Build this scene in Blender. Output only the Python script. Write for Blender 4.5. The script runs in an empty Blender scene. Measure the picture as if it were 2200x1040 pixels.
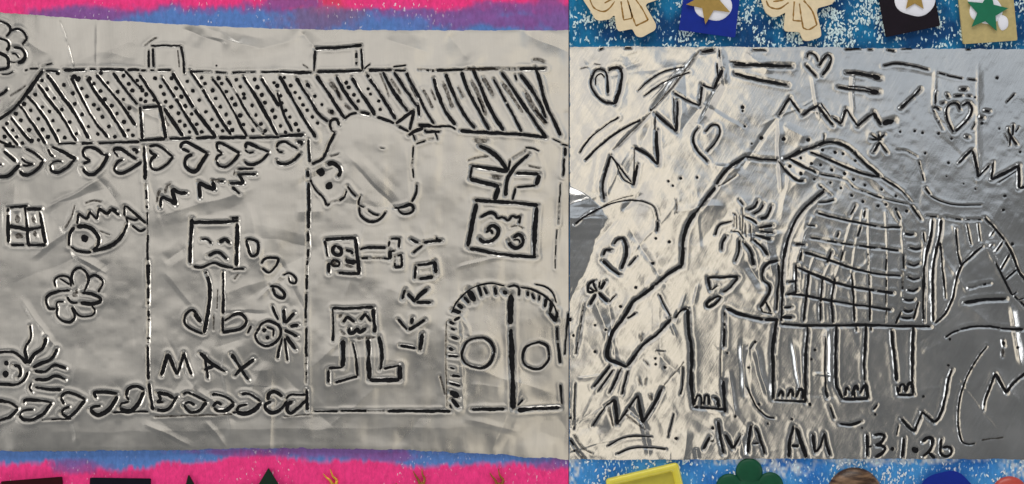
import bpy, math, random
import numpy as np

# ------------------------------------------------------------------ camera, world, lamps
U = 0.0002                       # one photo pixel = 0.2 mm in the place
def WX(px): return (px - 1100.0) * U
def WY(py): return (520.0 - py) * U

scene = bpy.context.scene
col = scene.collection
FOIL_Z = 6.0                     # foil stands about 1.2 mm above its card (in px)

cam_d = bpy.data.cameras.new('camera'); cam = bpy.data.objects.new('camera', cam_d); col.objects.link(cam)
cam_d.sensor_fit = 'HORIZONTAL'; cam_d.sensor_width = 36.0; cam_d.lens = 50.0
CAM_H = 2200 * 50.0 / 36.0
cam.location = (0, 0, (CAM_H + FOIL_Z) * U)
cam.rotation_euler = (0, 0, 0)
cam_d.clip_start = 0.01; cam_d.clip_end = 50
scene.camera = cam

world = bpy.data.worlds.new('World'); scene.world = world; world.use_nodes = True
bg = world.node_tree.nodes['Background']
bg.inputs['Color'].default_value = (0.92, 0.96, 1.0, 1); bg.inputs['Strength'].default_value = 0.115

def area(name, px, py, pz, sx, sy, rad, colr, aim=None):
    """soft rectangular lamp; position and size in photo pixels, rad = radiance"""
    d = bpy.data.lights.new(name, 'AREA'); d.shape = 'RECTANGLE'
    d.size = sx * U; d.size_y = sy * U
    d.energy = rad * math.pi * d.size * d.size_y
    d.color = colr
    o = bpy.data.objects.new(name, d); col.objects.link(o)
    o.location = (WX(px), WY(py), pz * U)
    if aim is not None:
        from mathutils import Vector
        v = Vector((WX(aim[0]), WY(aim[1]), 0)) - o.location
        o.rotation_euler = v.to_track_quat('-Z', 'Y').to_euler()
    return o
# added lamps: overhead ones shape foil reflections, side ones brighten card and rims
area('reflection_lamp', -250, -520, 4500, 3400, 2600, 0.52, (1.0, 0.95, 0.88))
area('reflection_lamp', 1780, 700, 4500, 980, 3600, 0.84, (1.0, 0.90, 0.73))
area('reflection_lamp', 3100, -950, 4500, 2600, 2100, 0.40, (0.78, 0.88, 1.0))
area('added_side_lamp', 900, -5200, 3000, 6500, 3200, 3.6, (1.0, 0.98, 0.95), aim=(1100, 500))
area('added_side_lamp', -4600, 800, 2600, 2400, 4200, 2.8, (1.0, 0.96, 0.9), aim=(1100, 500))
area('added_side_lamp', 6800, 1100, 2600, 2400, 4200, 1.9, (0.92, 0.96, 1.0), aim=(1100, 500))

area('added_side_lamp', 900, 6000, 3000, 5600, 2400, 2.0, (1.0, 0.97, 0.93), aim=(1100, 500))  # added to brighten the lower card border and bottom rims

vs = scene.view_settings
vs.view_transform = 'Standard'; vs.look = 'None'; vs.exposure = 0.22; vs.gamma = 1.0; vs.use_curve_mapping = False

# ------------------------------------------------------------------ helpers
rng = random.Random(7)
def vnoise(X, Y, cell, seed):
    """smooth value noise in -1..1, numpy arrays in px"""
    r = np.random.RandomState(seed)
    N = 128
    lat = r.uniform(-1, 1, (N, N))
    fx = X / cell + 1000.0; fy = Y / cell + 1000.0
    ix = np.floor(fx).astype(int); iy = np.floor(fy).astype(int)
    tx = fx - ix; ty = fy - iy
    tx = tx * tx * tx * (tx * (tx * 6 - 15) + 10); ty = ty * ty * ty * (ty * (ty * 6 - 15) + 10)
    a = lat[iy % N, ix % N]; b = lat[iy % N, (ix + 1) % N]
    c = lat[(iy + 1) % N, ix % N]; d = lat[(iy + 1) % N, (ix + 1) % N]
    return (a * (1 - tx) + b * tx) * (1 - ty) + (c * (1 - tx) + d * tx) * ty

def link(name, me, mat, parent=None, smooth=False):
    if mat is not None: me.materials.append(mat)
    o = bpy.data.objects.new(name, me); col.objects.link(o)
    if parent is not None: o.parent = parent
    if smooth: me.polygons.foreach_set('use_smooth', [True] * len(me.polygons))
    return o
def mesh(name, v, f):
    me = bpy.data.meshes.new(name); me.from_pydata(v, [], f); me.update(); return me
def tag(o, label, cat, group=None):
    o['label'] = label; o['category'] = cat
    if group: o['group'] = group
def empty(name, px, py, pz=0.0):
    o = bpy.data.objects.new(name, None); col.objects.link(o)
    o.location = (WX(px), WY(py), pz * U); o.empty_display_size = 0.005
    return o

# ------------------------------------------------------------------ materials
def new_mat(name):
    m = bpy.data.materials.new(name); m.use_nodes = True
    nt = m.node_tree; return m, nt, nt.nodes['Principled BSDF']
def nd(nt, t, **kw):
    n = nt.nodes.new(t)
    for k, v in kw.items(): setattr(n, k, v)
    return n
def noise_node(nt, vec, scale, detail=3, rough=0.55):
    n = nd(nt, 'ShaderNodeTexNoise'); n.inputs['Scale'].default_value = scale
    n.inputs['Detail'].default_value = detail; n.inputs['Roughness'].default_value = rough
    if vec is not None: nt.links.new(vec, n.inputs['Vector'])
    return n
def ramp(nt, src, p0, c0, p1, c1):
    r = nd(nt, 'ShaderNodeValToRGB'); e = r.color_ramp.elements
    e[0].position = p0; e[0].color = c0; e[1].position = p1; e[1].color = c1
    nt.links.new(src, r.inputs['Fac']); return r
def g(v): return (v, v, v, 1)
def mixc(nt, fac, a, b, blend='MIX'):
    m = nd(nt, 'ShaderNodeMix', data_type='RGBA', blend_type=blend)
    for s, i in ((fac, 0), (a, 6), (b, 7)):
        if isinstance(s, (int, float)): m.inputs[i].default_value = s
        elif isinstance(s, tuple): m.inputs[i].default_value = s
        else: nt.links.new(s, m.inputs[i])
    return m.outputs[2]

def foil_mat(name, base, rough, ang, scratch):
    m, nt, b = new_mat(name)
    tc = nd(nt, 'ShaderNodeTexCoord')
    mp = nd(nt, 'ShaderNodeMapping'); nt.links.new(tc.outputs['Object'], mp.inputs['Vector'])
    mp.vector_type = 'TEXTURE'; mp.inputs['Rotation'].default_value = (0, 0, ang); mp.inputs['Scale'].default_value = (1, 14, 1)
    br = noise_node(nt, mp.outputs['Vector'], 1500, 4, 0.6)
    big = noise_node(nt, tc.outputs['Object'], 45, 4, 0.6)
    fine = noise_node(nt, tc.outputs['Object'], 700, 3, 0.6)
    b.inputs['Metallic'].default_value = 1.0
    c1 = ramp(nt, big.outputs['Fac'], 0.3, (*[x * 0.86 for x in base], 1), 0.7, (*base, 1))
    c2 = ramp(nt, br.outputs['Fac'], 0.3, g(1 - 0.4 * scratch), 0.7, g(1.0))
    cc = mixc(nt, 1.0, c1.outputs['Color'], c2.outputs['Color'], 'MULTIPLY')
    # dry ink left behind where the drawing was wiped
    at = nd(nt, 'ShaderNodeAttribute', attribute_name='ink')
    mu = nd(nt, 'ShaderNodeMath', operation='MULTIPLY'); nt.links.new(at.outputs['Fac'], mu.inputs[0])
    fr = ramp(nt, fine.outputs['Fac'], 0.35, g(0.25), 0.65, g(1.0)); nt.links.new(fr.outputs['Color'], mu.inputs[1])
    cc = mixc(nt, mu.outputs[0], cc, (0.05, 0.045, 0.04, 1))
    nt.links.new(cc, b.inputs['Base Color'])
    rr = ramp(nt, big.outputs['Fac'], 0.3, g(rough * 0.85), 0.7, g(rough * 1.2))
    nt.links.new(rr.outputs['Color'], b.inputs['Roughness'])
    bp = nd(nt, 'ShaderNodeBump'); bp.inputs['Strength'].default_value = scratch; bp.inputs['Distance'].default_value = 0.00012
    ad = nd(nt, 'ShaderNodeMath', operation='ADD'); nt.links.new(br.outputs['Fac'], ad.inputs[0]); nt.links.new(fine.outputs['Fac'], ad.inputs[1])
    nt.links.new(ad.outputs[0], bp.inputs['Height']); nt.links.new(bp.outputs['Normal'], b.inputs['Normal'])
    return m
M_FOIL_L = foil_mat('foil_dull', (0.84, 0.81, 0.76), 0.29, 0.05, 0.10)
M_FOIL_R = foil_mat('foil_bright', (0.90, 0.88, 0.85), 0.19, -0.52, 0.22)

def ink_mat(name, c, alpha):
    m, nt, b = new_mat(name)
    tc = nd(nt, 'ShaderNodeTexCoord'); n = noise_node(nt, tc.outputs['Object'], 900, 3, 0.6)
    r = ramp(nt, n.outputs['Fac'], 0.35, (*c, 1), 0.75, (*[x * 2.0 + 0.006 for x in c], 1))
    nt.links.new(r.outputs['Color'], b.inputs['Base Color'])
    b.inputs['Roughness'].default_value = 0.6; b.inputs['Specular IOR Level'].default_value = 0.12
    if alpha is not None:
        a = ramp(nt, n.outputs['Fac'], 0.36, g(alpha[0]), 0.6, g(alpha[1])); nt.links.new(a.outputs['Color'], b.inputs['Alpha'])
    return m
M_INK = ink_mat('black_ink', (0.004, 0.004, 0.005), None)
M_WASH = ink_mat('worn_ink_and_shade', (0.03, 0.022, 0.016), (0.75, 0.25))  # worn strokes, plus the painted shade along one long crease

def plain(name, c, rough=0.45, spec=0.5, coat=0.0, metal=0.0, var=0.12, nscale=250, bump=0.0):
    m, nt, b = new_mat(name)
    tc = nd(nt, 'ShaderNodeTexCoord'); n = noise_node(nt, tc.outputs['Object'], nscale, 4, 0.6)
    r = ramp(nt, n.outputs['Fac'], 0.3, (*[x * (1 - var) for x in c], 1), 0.7, (*[min(1, x * (1 + var)) for x in c], 1))
    nt.links.new(r.outputs['Color'], b.inputs['Base Color'])
    b.inputs['Roughness'].default_value = rough; b.inputs['Specular IOR Level'].default_value = spec
    b.inputs['Coat Weight'].default_value = coat; b.inputs['Metallic'].default_value = metal
    if bump:
        bp = nd(nt, 'ShaderNodeBump'); bp.inputs['Strength'].default_value = bump; bp.inputs['Distance'].default_value = 0.0001
        nt.links.new(n.outputs['Fac'], bp.inputs['Height']); nt.links.new(bp.outputs['Normal'], b.inputs['Normal'])
    return m

def card_mat(name, speck, amount, rough=0.75):
    """painted card: paint colour from the brushed patches, bare paper showing in flecks"""
    m, nt, b = new_mat(name)
    at = nd(nt, 'ShaderNodeAttribute', attribute_name='paint')
    tc = nd(nt, 'ShaderNodeTexCoord')
    mp = nd(nt, 'ShaderNodeMapping'); nt.links.new(tc.outputs['Object'], mp.inputs['Vector']); mp.inputs['Scale'].default_value = (1.0, 0.45, 1)
    n1 = noise_node(nt, mp.outputs['Vector'], 520, 4, 0.7)
    n2 = noise_node(nt, mp.outputs['Vector'], 900, 2, 0.6)
    v = ramp(nt, n1.outputs['Fac'], 0.3, g(0.78), 0.7, g(1.15))
    c = mixc(nt, 1.0, at.outputs['Color'], v.outputs['Color'], 'MULTIPLY')
    sp = ramp(nt, n2.outputs['Fac'], amount, g(0), amount + 0.05, g(1))
    fl = nd(nt, 'ShaderNodeMath', operation='MULTIPLY'); nt.links.new(sp.outputs['Color'], fl.inputs[0]); nt.links.new(at.outputs['Alpha'], fl.inputs[1])
    c = mixc(nt, fl.outputs[0], c, speck)
    nt.links.new(c, b.inputs['Base Color']); b.inputs['Roughness'].default_value = rough; b.inputs['Specular IOR Level'].default_value = 0.25
    bp = nd(nt, 'ShaderNodeBump'); bp.inputs['Strength'].default_value = 0.5; bp.inputs['Distance'].default_value = 0.00015
    nt.links.new(n1.outputs['Fac'], bp.inputs['Height']); nt.links.new(bp.outputs['Normal'], b.inputs['Normal'])
    return m

# ------------------------------------------------------------------ the table and the two painted cards
def srgb(r, gg, b):
    f = lambda c: (c / 255 / 12.92) if c / 255 <= 0.04045 else ((c / 255 + 0.055) / 1.055) ** 2.4
    return np.array([f(r), f(gg), f(b)])

tb = mesh('table_top', [(WX(-900), WY(1800), -12 * U), (WX(3100), WY(1800), -12 * U), (WX(3100), WY(-800), -12 * U), (WX(-900), WY(-800), -12 * U)], [(0, 1, 2, 3)])
tbo = link('table_top', tb, plain('table_laminate', (0.45, 0.44, 0.42), 0.5)); tbo['kind'] = 'structure'

def card(name, x0, x1, y0, y1, paint, mat):
    xs = np.arange(x0, x1 + 0.01, (x1 - x0) / round((x1 - x0) / 2.5)); ys = np.concatenate([np.arange(y0, 118, 2.5), np.arange(150, 930, 60), np.arange(945, y1 + 0.01, 2.5)])
    X, Y = np.meshgrid(xs, ys); ny, nx = X.shape
    Z = vnoise(X, Y, 300, 5) * 0.5 - 0.6
    C = paint(X, Y)
    V = np.stack([(X - 1100) * U, (520 - Y) * U, Z * U], -1).reshape(-1, 3)
    ii = np.arange(ny * nx).reshape(ny, nx)
    F = np.stack([ii[:-1, :-1], ii[1:, :-1], ii[1:, 1:], ii[:-1, 1:]], -1).reshape(-1, 4).tolist()
    ring = list(ii[0, :]) + list(ii[1:, -1]) + list(ii[-1, -2::-1]) + list(ii[-2:0:-1, 0])
    base = len(V); Vb = V[ring].copy(); Vb[:, 2] = -12 * U
    V = np.concatenate([V, Vb]); n = len(ring)
    F += [(ring[k], ring[(k + 1) % n], base + (k + 1) % n, base + k) for k in range(n)]
    me = mesh(name, V.tolist(), F)
    ca = me.color_attributes.new('paint', 'FLOAT_COLOR', 'POINT')
    flat = np.concatenate([C.reshape(-1, 4), C.reshape(-1, 4)[ring]]).astype(np.float32)
    ca.data.foreach_set('color', flat.ravel())
    return link(name, me, mat, smooth=False)

def blend(C, w, c):
    w = np.clip(w, 0, 1)[..., None]; return C * (1 - w) + c * w
def blob(X, Y, cx, cy, rx, ry, soft=0.35, seed=1, wob=0.35):
    d = np.hypot((X - cx) / rx, (Y - cy) / ry) + wob * vnoise(X, Y * 1.6, 45, seed) + 0.22 * vnoise(X, Y * 0.6, 14, seed + 50) + 0.22 * vnoise(X, Y * 0.5, 5, seed + 51)
    return np.clip((1 + soft - d) / (2 * soft), 0, 1)
PINK = srgb(250, 62, 138); BLUE = srgb(92, 132, 200); PURP = srgb(140, 88, 158); MAUVE = srgb(128, 104, 146); RED = srgb(238, 66, 100)
def paint_left(X, Y):
    C = np.zeros(X.shape + (3,)) + PINK
    wob = 9 * vnoise(X, Y, 90, 3) + 5 * vnoise(X, Y, 25, 4) + 6 * vnoise(X, Y * 0.4, 6, 14)
    C = blend(C, (Y + wob - 14 - np.clip((110 - X) * 0.3, -4, 40)) / 14 * (Y < 500), PURP)
    C = blend(C, (Y + wob - 27 - np.clip((260 - X) * 0.18, -6, 60)) / 14 * (Y < 500), BLUE)
    for a in ((690, 38, 95, 30, MAUVE), (700, 2, 75, 13, RED), (180, 34, 110, 22, PURP), (960, 38, 120, 20, PURP), (1090, 42, 70, 14, PURP),
              (1190, 30, 60, 50, PURP), (880, 4, 150, 13, PINK), (620, 6, 60, 14, PURP), (430, 52, 160, 12, BLUE), (850, 52, 90, 18, BLUE), (1110, 14, 90, 12, PURP)):
        C = blend(C, blob(X, Y, *a[:4], seed=int(a[0])) * 0.85, a[4])
    low = (Y > 500)
    edge = 1012 - np.clip((X - 250) * 0.20, 0, 60) - np.clip((180 - X) * 0.08, -50, 14)
    C = blend(C, (edge - Y + wob) / 12 * low, BLUE)
    for a in ((160, 1000, 60, 14, PURP), (720, 970, 150, 14, PURP), (520, 972, 120, 9, PURP), (840, 982, 60, 9, PURP), (1205, 996, 48, 13, PURP), (420, 985, 60, 10, BLUE)):
        C = blend(C, blob(X, Y, *a[:4], seed=int(a[0])) * 0.8 * low, a[4])
    A = np.clip(0.25 + 0.9 * vnoise(X, Y, 55, 8), 0, 1)
    return np.concatenate([C, A[..., None]], -1)
TEAL = srgb(6, 66, 118); TEAL2 = srgb(20, 116, 164); SKY = srgb(70, 148, 214); SKY2 = srgb(40, 110, 190); PALE = srgb(205, 215, 225)
def paint_right(X, Y):
    C = np.zeros(X.shape + (3,)) + TEAL
    C = blend(C, 0.5 + 0.9 * vnoise(X, Y, 60, 12) + 0.4 * vnoise(X, Y, 18, 15), TEAL2)
    low = (Y > 500)
    L = blend(np.zeros(X.shape + (3,)) + SKY, 0.3 + 0.9 * vnoise(X, Y, 70, 13), SKY2)
    for a in ((1830, 992, 65, 12), (1226, 1010, 16, 40), (1600, 990, 90, 9), (1690, 1005, 40, 18), (2190, 1005, 30, 26), (2000, 990, 90, 6), (1960, 992, 40, 8)):
        L = blend(L, blob(X, Y, *a[:4], seed=int(a[0])) * np.clip(0.55 + 0.7 * vnoise(X, Y * 0.6, 6, 17) + 0.5 * vnoise(X, Y * 0.5, 3.5, 18), 0, 1), PALE)
    C = np.where(low[..., None], L, C)
    A = np.clip(0.75 + 0.8 * vnoise(X, Y, 40, 9), 0, 1)
    return np.concatenate([C, A[..., None]], -1)
cl = card('painted_card', -120, 1221.6, -95, 1165, paint_left, card_mat('paint_pink_blue', (0.85, 0.80, 0.86, 1), 0.635))
tag(cl, 'card brushed with pink, purple and blue paint under the foil house picture', 'card')
cr = card('painted_card', 1223.0, 2320, -95, 1200, paint_right, card_mat('paint_teal', (0.62, 0.84, 0.92, 1), 0.60))
tag(cr, 'card painted teal and sky blue with white flecks under the foil elephant picture', 'card')

# glitter grains stuck in the blue paint (too many to count)
def flakes(name, x0, x1, y0, y1, n, seed, mat):
    r = np.random.RandomState(seed); V = []; F = []
    k = 0
    while k < n:
        x = r.uniform(x0, x1); y = r.uniform(y0, y1)
        if vnoise(np.array([x]), np.array([y]), 38, 21)[0] + 0.5 * vnoise(np.array([x]), np.array([y]), 14, 22)[0] < r.uniform(-0.15, 0.8): continue
        k += 1
        l = r.uniform(2.0, 5.6); w = r.uniform(1.1, 2.6); a = math.pi / 2 + r.normal(0, 0.6); tx, ty = r.normal(0, 0.25, 2)
        b = len(V)
        for u, v in ((-l, -w * .4), (l * .2, -w), (l, w * .3), (-l * .3, w)):
            dx = u * math.cos(a) - v * math.sin(a); dy = u * math.sin(a) + v * math.cos(a)
            V.append((WX(x + dx), WY(y + dy), (0.5 + abs(dx * tx + dy * ty)) * U))
        F.append((b, b + 3, b + 2, b + 1))
    o = link(name, mesh(name, V, F), mat); o['kind'] = 'stuff'; return o
M_GLIT = plain('pale_glitter', (0.66, 0.86, 0.93), 0.35, 0.6, var=0.25, nscale=800)
fl = flakes('glitter', 1225, 2260, -60, 100, 2200, 3, M_GLIT); fl.parent = cr; fl['label'] = 'pale blue glitter flecks in the teal paint'
fl2 = flakes('glitter', 1225, 2260, 988, 1100, 480, 4, plain('white_glitter', (0.75, 0.82, 0.9), 0.4, 0.5, var=0.2, nscale=800)); fl2.parent = cr

# ------------------------------------------------------------------ the drawings: strokes read off the photograph
# each line: kind + flags + width, then points.  c curve, l straight, d dots (number = radius), e embossed only; b broken ink, f faint ink and painted crease shade
MOTIFS = []      # (sheet, key, name, parent_key, [strokes])
def M(sheet, name, T, txt, under=None, key=None, split=False):
    st = []
    x0, y0, s = T
    for ln in txt.strip().splitlines():
        w = ln.split()
        if not w: continue
        kind = w[0][0]; fl = ''.join(ch for ch in w[0][1:] if ch.isalpha()); num = float(''.join(ch for ch in w[0][1:] if not ch.isalpha()))
        pts = []
        for q in w[1:]:
            a, b = q.split(','); X = x0 + float(a) / s; Y = y0 + float(b) / s
            if X < 1.0: X = -14.0
            if X > 2199.0: X = 2214.0
            pts.append((X, Y))
        if kind == 'd': st += [('d', fl, num * rng.uniform(0.85, 1.15), [p]) for p in pts]
        else: st.append((kind, fl, num, pts))
    if split:
        for q in st: MOTIFS.append((sheet, None, name, under, [q]))
    else: MOTIFS.append((sheet, key, name, under, st))
R1 = (0, 0, 3.06); R2 = (300, 0, 3.06); R3 = (600, 0, 3.06); R4 = (900, 0, 3.0576); R5 = (0, 300, 3.4667); R6 = (310, 300, 3.4667)
R7 = (650, 230, 3.852); R8 = (930, 280, 3.4667); R9 = (0, 560, 2.889); R10 = (310, 560, 2.889); R11 = (650, 480, 5.2); R12 = (650, 640, 4.0)
R13 = (930, 580, 3.25); R14 = (0, 860, 3.6066); R15 = (610, 860, 3.548); R16 = (1220, 0, 4.4); R17 = (1700, 0, 4.4); R18 = (1220, 100, 3.1515)
R19 = (1540, 100, 4.52); R20 = (1890, 100, 3.1515); R21 = (1220, 420, 3.716); R22 = (1440, 320, 2.737); R23 = (1660, 290, 2.476)
R24 = (1920, 420, 3.4667); R25 = (1220, 640, 2.889); R26 = (1440, 640, 4.0); R27 = (1740, 680, 4.333); R28 = (1900, 680, 3.25)
R29 = (1480, 880, 6.875); R30 = (1800, 880, 7.333); PX = (0, 0, 1.0)

# ---- left sheet: the house
M('L', 'drawn_swirl', R1, '''
c6 0,125 45,160 70,190 60,220 40,240
c6 75,200 120,190 160,215 178,255 150,295
c7 0,240 40,265 60,300 45,335
c8 90,312 140,320 165,360 150,400 115,415
c5 80,350 105,355 125,380
c7 0,340 40,370 55,410 40,450 0,462
c4 55,405 100,412
c4 10,490 50,488 85,470''')
M('L', 'drawn_roof', R1, '''
c9 0,800 60,735 140,650 210,560 280,465
c6 0,640 20,610 45,585
lf4 60,630 130,590 170,560
l4 165,465 182,458
lb4 195,450 250,450
lb4 275,435 345,418
l7 300,465 380,470
l7 420,463 560,460
l6 590,458 630,458
l7 655,458 820,458
l6 840,460 918,460
d5 380,482
lb6 20,955 130,965
l6 380,945 500,942
l6 535,942 610,942
l6 650,942 918,932
c7 0,910 40,950 75,960''', key='roof')
M('L', 'roof_edge', R2, '''
lb5 330,470 470,472
lb5 500,475 570,478
lb5 610,478 760,475
l5 800,475 918,472
l5 10,462 40,462
l5 70,462 95,462
l6 120,462 205,462
l7 0,922 170,915
l7 195,912 340,908
l7 370,908 500,905
l7 520,905 700,905
l7 720,905 918,900''', under='roof', split=True)
M('L', 'roof_edge', R3, '''
l7 0,475 215,478
l7 250,472 400,468 545,465
l7 590,465 740,462
lb4 750,442 835,430
l6 760,465 830,465
l8 0,897 160,885
l9 115,930 150,935''', under='roof', split=True)
M('L', 'roof_edge', R4, '''
lb5 0,460 110,465
l6 115,465 290,457
lf7 290,457 520,455
lb6 320,453 660,455
l8 660,455 830,452
cf7 750,395 790,395 825,410
l6 0,828 80,828
l5 140,830 200,830 240,850
l7 270,858 420,870 680,885 840,905
lb4 880,915 930,935''', under='roof', split=True)
M('L', 'roof_stripe', R1, '''
l7 10,830 60,890 115,955
l7 65,770 120,840 195,930
l7 120,685 180,770 240,860 295,945
l7 172,625 250,720 320,820 385,938
l7 245,555 330,670 420,790 500,930
l8 308,490 400,620 490,750 585,910
l7 470,510 540,650 610,780 710,905
l8 575,515 640,620 720,730 830,905
l7 635,490 700,570 800,690 890,825
l7 745,480 820,580 905,690
l7 820,465 870,520 918,575''', under='roof', split=True)
M('L', 'roof_dot', R1, '''
d4.6 275,530 308,585 355,645 405,720 458,802 503,880 228,622 275,702 322,732 345,793 382,857 425,905
d4.8 155,682 197,725 247,780 277,850 313,900 100,747 132,790 187,853 252,920 205,925 40,810 80,855 105,900 145,940 25,898 60,945
d4.6 420,560 480,615 492,683 540,753 583,833 645,882 542,583 573,635 620,690 650,720 675,770 717,832 757,900
d6 515,520 490,505 590,520
d4.4 620,550 665,600 693,655 738,697 772,748 817,803 845,857 875,890 665,480 712,545 777,605 815,655 853,712 815,500 850,553 873,597 905,530''', under='roof', split=True)
M('L', 'roof_stripe', R2, '''
l7 0,490 60,580 130,690
l8 145,510 230,640 310,770 385,890
l8 215,480 300,620 390,760 500,900
l8 330,465 420,600 510,750 600,885
l6 475,515 560,630 640,780 705,900
lb6 570,510 650,640 720,760 815,885
l8 680,505 760,630 850,790 905,890
l8 800,515 860,610 918,700
l8 160,710 220,800 285,895''', under='roof', split=True)
M('L', 'roof_dot', R2, '''
d4.4 103,515 140,570 160,620 172,670 207,703 255,745 263,798 297,825 328,868 210,515 240,580 275,635 300,697 342,750 375,817 408,867
d4.6 312,535 348,598 392,658 435,735 473,787 508,828 545,860 408,512 430,550 480,595 500,648 530,703 568,753 590,808 610,855
d4.6 518,515 540,550 570,603 605,648 628,688 660,758 683,818 745,857 635,525 662,570 685,620 688,645 740,695 765,757 797,815 825,860
d4.6 757,522 775,575 805,625 825,675 873,727 890,772 885,545 905,565 10,575 20,595 45,622 10,655 40,668 95,660''', under='roof', split=True)
M('L', 'roof_stripe', R3, '''
l7 -10,610 30,750 85,865
l8 0,500 80,640 160,780 240,905
l8 110,515 190,640 260,750 320,800
l8 245,500 320,610 390,720 430,775
l8 375,505 440,620 520,725
l8 475,510 540,620 590,690 630,760
l8 575,490 650,600 720,710 765,785
l8 680,475 750,600 845,735
l8 755,475 830,590 905,700
l8 825,465 870,550 918,640
lf11 330,540 380,600 410,660
l8 375,590 400,640
lf9 430,690 470,720
lf9 320,725 360,750
l7 180,545 200,575
lf5 660,480 700,570 720,640
lf6 860,560 900,640
lf5 735,520 800,620''', under='roof', split=True)
M('L', 'roof_dot', R3, '''
d4.6 75,563 105,608 135,645 157,690 183,725 218,770 252,810 35,510 10,630 18,678 42,727 70,770 108,817 127,857 8,828 40,870
d4.2 185,560 233,632 280,688 440,545 457,575 492,625 520,665 585,585 600,620 655,665 665,720 345,735''', under='roof', split=True)
M('L', 'roof_stripe', R4, '''
l7 0,630 40,720 100,815
l8 95,515 130,630 180,740 240,820
l8 175,485 220,600 290,740 365,845
l8 280,475 320,590 400,740 460,855
l8 355,455 400,560 470,720 555,860
l7 490,520 560,650 620,760 675,865
l8 545,475 620,590 720,740 835,905
l9 665,490 740,590 800,690 835,775
l8 760,440 790,520 830,670 880,780 930,890
lf6 30,590 60,650 90,710
lf9 160,550 190,620 220,710
lf6 255,570 290,640
lf9 345,540 400,640 440,760
l5 390,640 430,740
lf9 420,510 460,580 490,630
lf9 550,550 610,630 680,740
l6 630,490 640,530
lf11 700,610 750,700 830,820
l6 760,720 840,810
lf6 80,590 110,660
l8 -4,690 4,760''', under='roof', split=True)
M('L', 'drawn_skylight', R2, '''
l8 20,710 130,700
l8 5,700 12,800 20,915
l9 130,690 150,780 175,910
lf4 165,760 190,830''')
M('L', 'drawn_chimney', R2, '''
l5 75,300 265,300
lb5 58,330 58,440
l6 85,320 90,440
l6 270,300 285,380 292,485
lf3 250,330 260,440
lf4 30,300 80,260 110,245
d2.5 505,432''')
M('L', 'drawn_chimney', R3, '''
l7 235,320 400,312 545,298
l6 235,330 230,470
lb6 505,345 508,425
l7 540,320 548,460
lf4 155,425 190,450
l4 560,455 600,420''')
M('L', 'drawn_wall_line', R5, '''
l9 1075,50 1085,300
lb7 1090,330 1095,520
lb5 1100,540 1100,900
lb8 1105,920 1105,1040''')
M('L', 'drawn_wall_line', R9, '''
lb8 920,0 920,150
lb8 920,165 920,270
lb6 921,280 922,350
lb7 922,360 920,510
lb7 918,530 922,740
l8 925,760 940,860 950,920''')
M('L', 'drawn_wall_line', R6, '''
l7 1222,0 1230,170
l7 1215,230 1220,280
l8 1220,320 1225,480 1220,660
lb8 1218,690 1215,880
lb6 1210,880 1210,1040''')
M('L', 'drawn_wall_line', R10, '''
lb6 1010,0 1005,180
lb6 1005,200 1000,400
lb6 1005,420 1005,760
l8 1005,800 1012,930''')
M('L', 'drawn_wall_line', R8, '''
l6 960,105 1005,115
l7 985,130 985,190
lb6 980,210 970,340
lb4 950,400 935,700
lb3 925,740 910,1030''')
M('L', 'drawn_ground_line', R15, '''
lb5 230,85 410,85
lb6 430,82 760,82
l7 790,82 1160,85
l6 1170,82 1270,85
lf3 0,125 200,110''', split=True)
M('L', 'drawn_ground_line', R14, '''
lb4 330,150 560,140
lb4 880,95 1150,88
lf4 1200,125 1800,110
lb5 1800,95 1830,95''', split=True)
M('L', 'drawn_heart', R5, '''
c8 20,85 70,125 115,165
c9 140,190 90,240 40,275 0,275
l7 0,180 8,185''')
M('L', 'drawn_heart', R5, '''
c7 190,70 260,105 320,155
c8 320,160 280,215 220,260 170,262 140,235
l6 155,140 190,165 245,185
l6 245,185 200,195 170,190''')
M('L', 'drawn_heart', R5, '''
c6 355,70 375,110 400,128
c8 385,55 460,85 540,130 570,145
c8 560,150 500,210 430,245 385,235 375,205
c6 370,205 390,170 430,160 460,165''')
M('L', 'drawn_heart', R5, '''
c7 625,180 670,160 630,130 620,90 650,60 710,65 770,110
l6 770,112 805,115
c8 805,118 770,190 720,250 680,262 640,245 620,215''')
M('L', 'drawn_heart', R5, '''
c8 845,90 860,70 910,75 970,115 1015,145
c6 850,90 880,125
c7 915,150 880,165 855,210 870,240 910,250 980,220 1055,165
l10 985,75 1030,80
l7 1030,80 1015,105''')
M('L', 'drawn_heart', R6, '''
c7 40,50 90,45 140,65 215,130
c7 215,130 160,195 100,225 60,215 45,180 60,140 90,125
l7 40,75 60,105 95,125''')
M('L', 'drawn_heart', R6, '''
c7 275,65 280,30 320,20 380,50 470,100
c8 475,105 430,170 390,230 350,235 310,200 305,160 330,125 360,115
l7 280,70 340,95''')
M('L', 'drawn_heart', R6, '''
c7 545,75 540,40 570,25 630,55 710,100
c8 705,105 660,165 610,200 560,195 535,160
c6 535,155 545,125 580,105
l6 545,75 580,105''')
M('L', 'drawn_heart', R6, '''
c7 755,65 760,30 800,35 870,70 925,95
c7 925,100 880,150 830,180 780,185 745,165
l6 750,75 775,100 815,95''')
M('L', 'drawn_heart', R6, '''
c7 985,60 1000,25 1050,15 1090,40 1140,70
c8 1165,105 1120,150 1060,180 1010,180 985,155
l6 985,65 1000,90 1030,95
l9 1145,18 1178,18
l8 1175,20 1165,45''')
M('L', 'drawn_window', R5, '''
l8 55,510 60,640 60,770
l7 70,505 150,500 200,495
l8 195,515 305,515
l7 180,500 190,580 200,670 210,790
l8 55,640 130,655 200,670 310,650
l8 290,540 315,650 340,775
l7 80,785 180,785
l7 200,785 340,785
lf12 125,560 130,620
lf9 245,570 250,620
lf12 110,715 175,720
lf10 260,680 265,720''')
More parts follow.
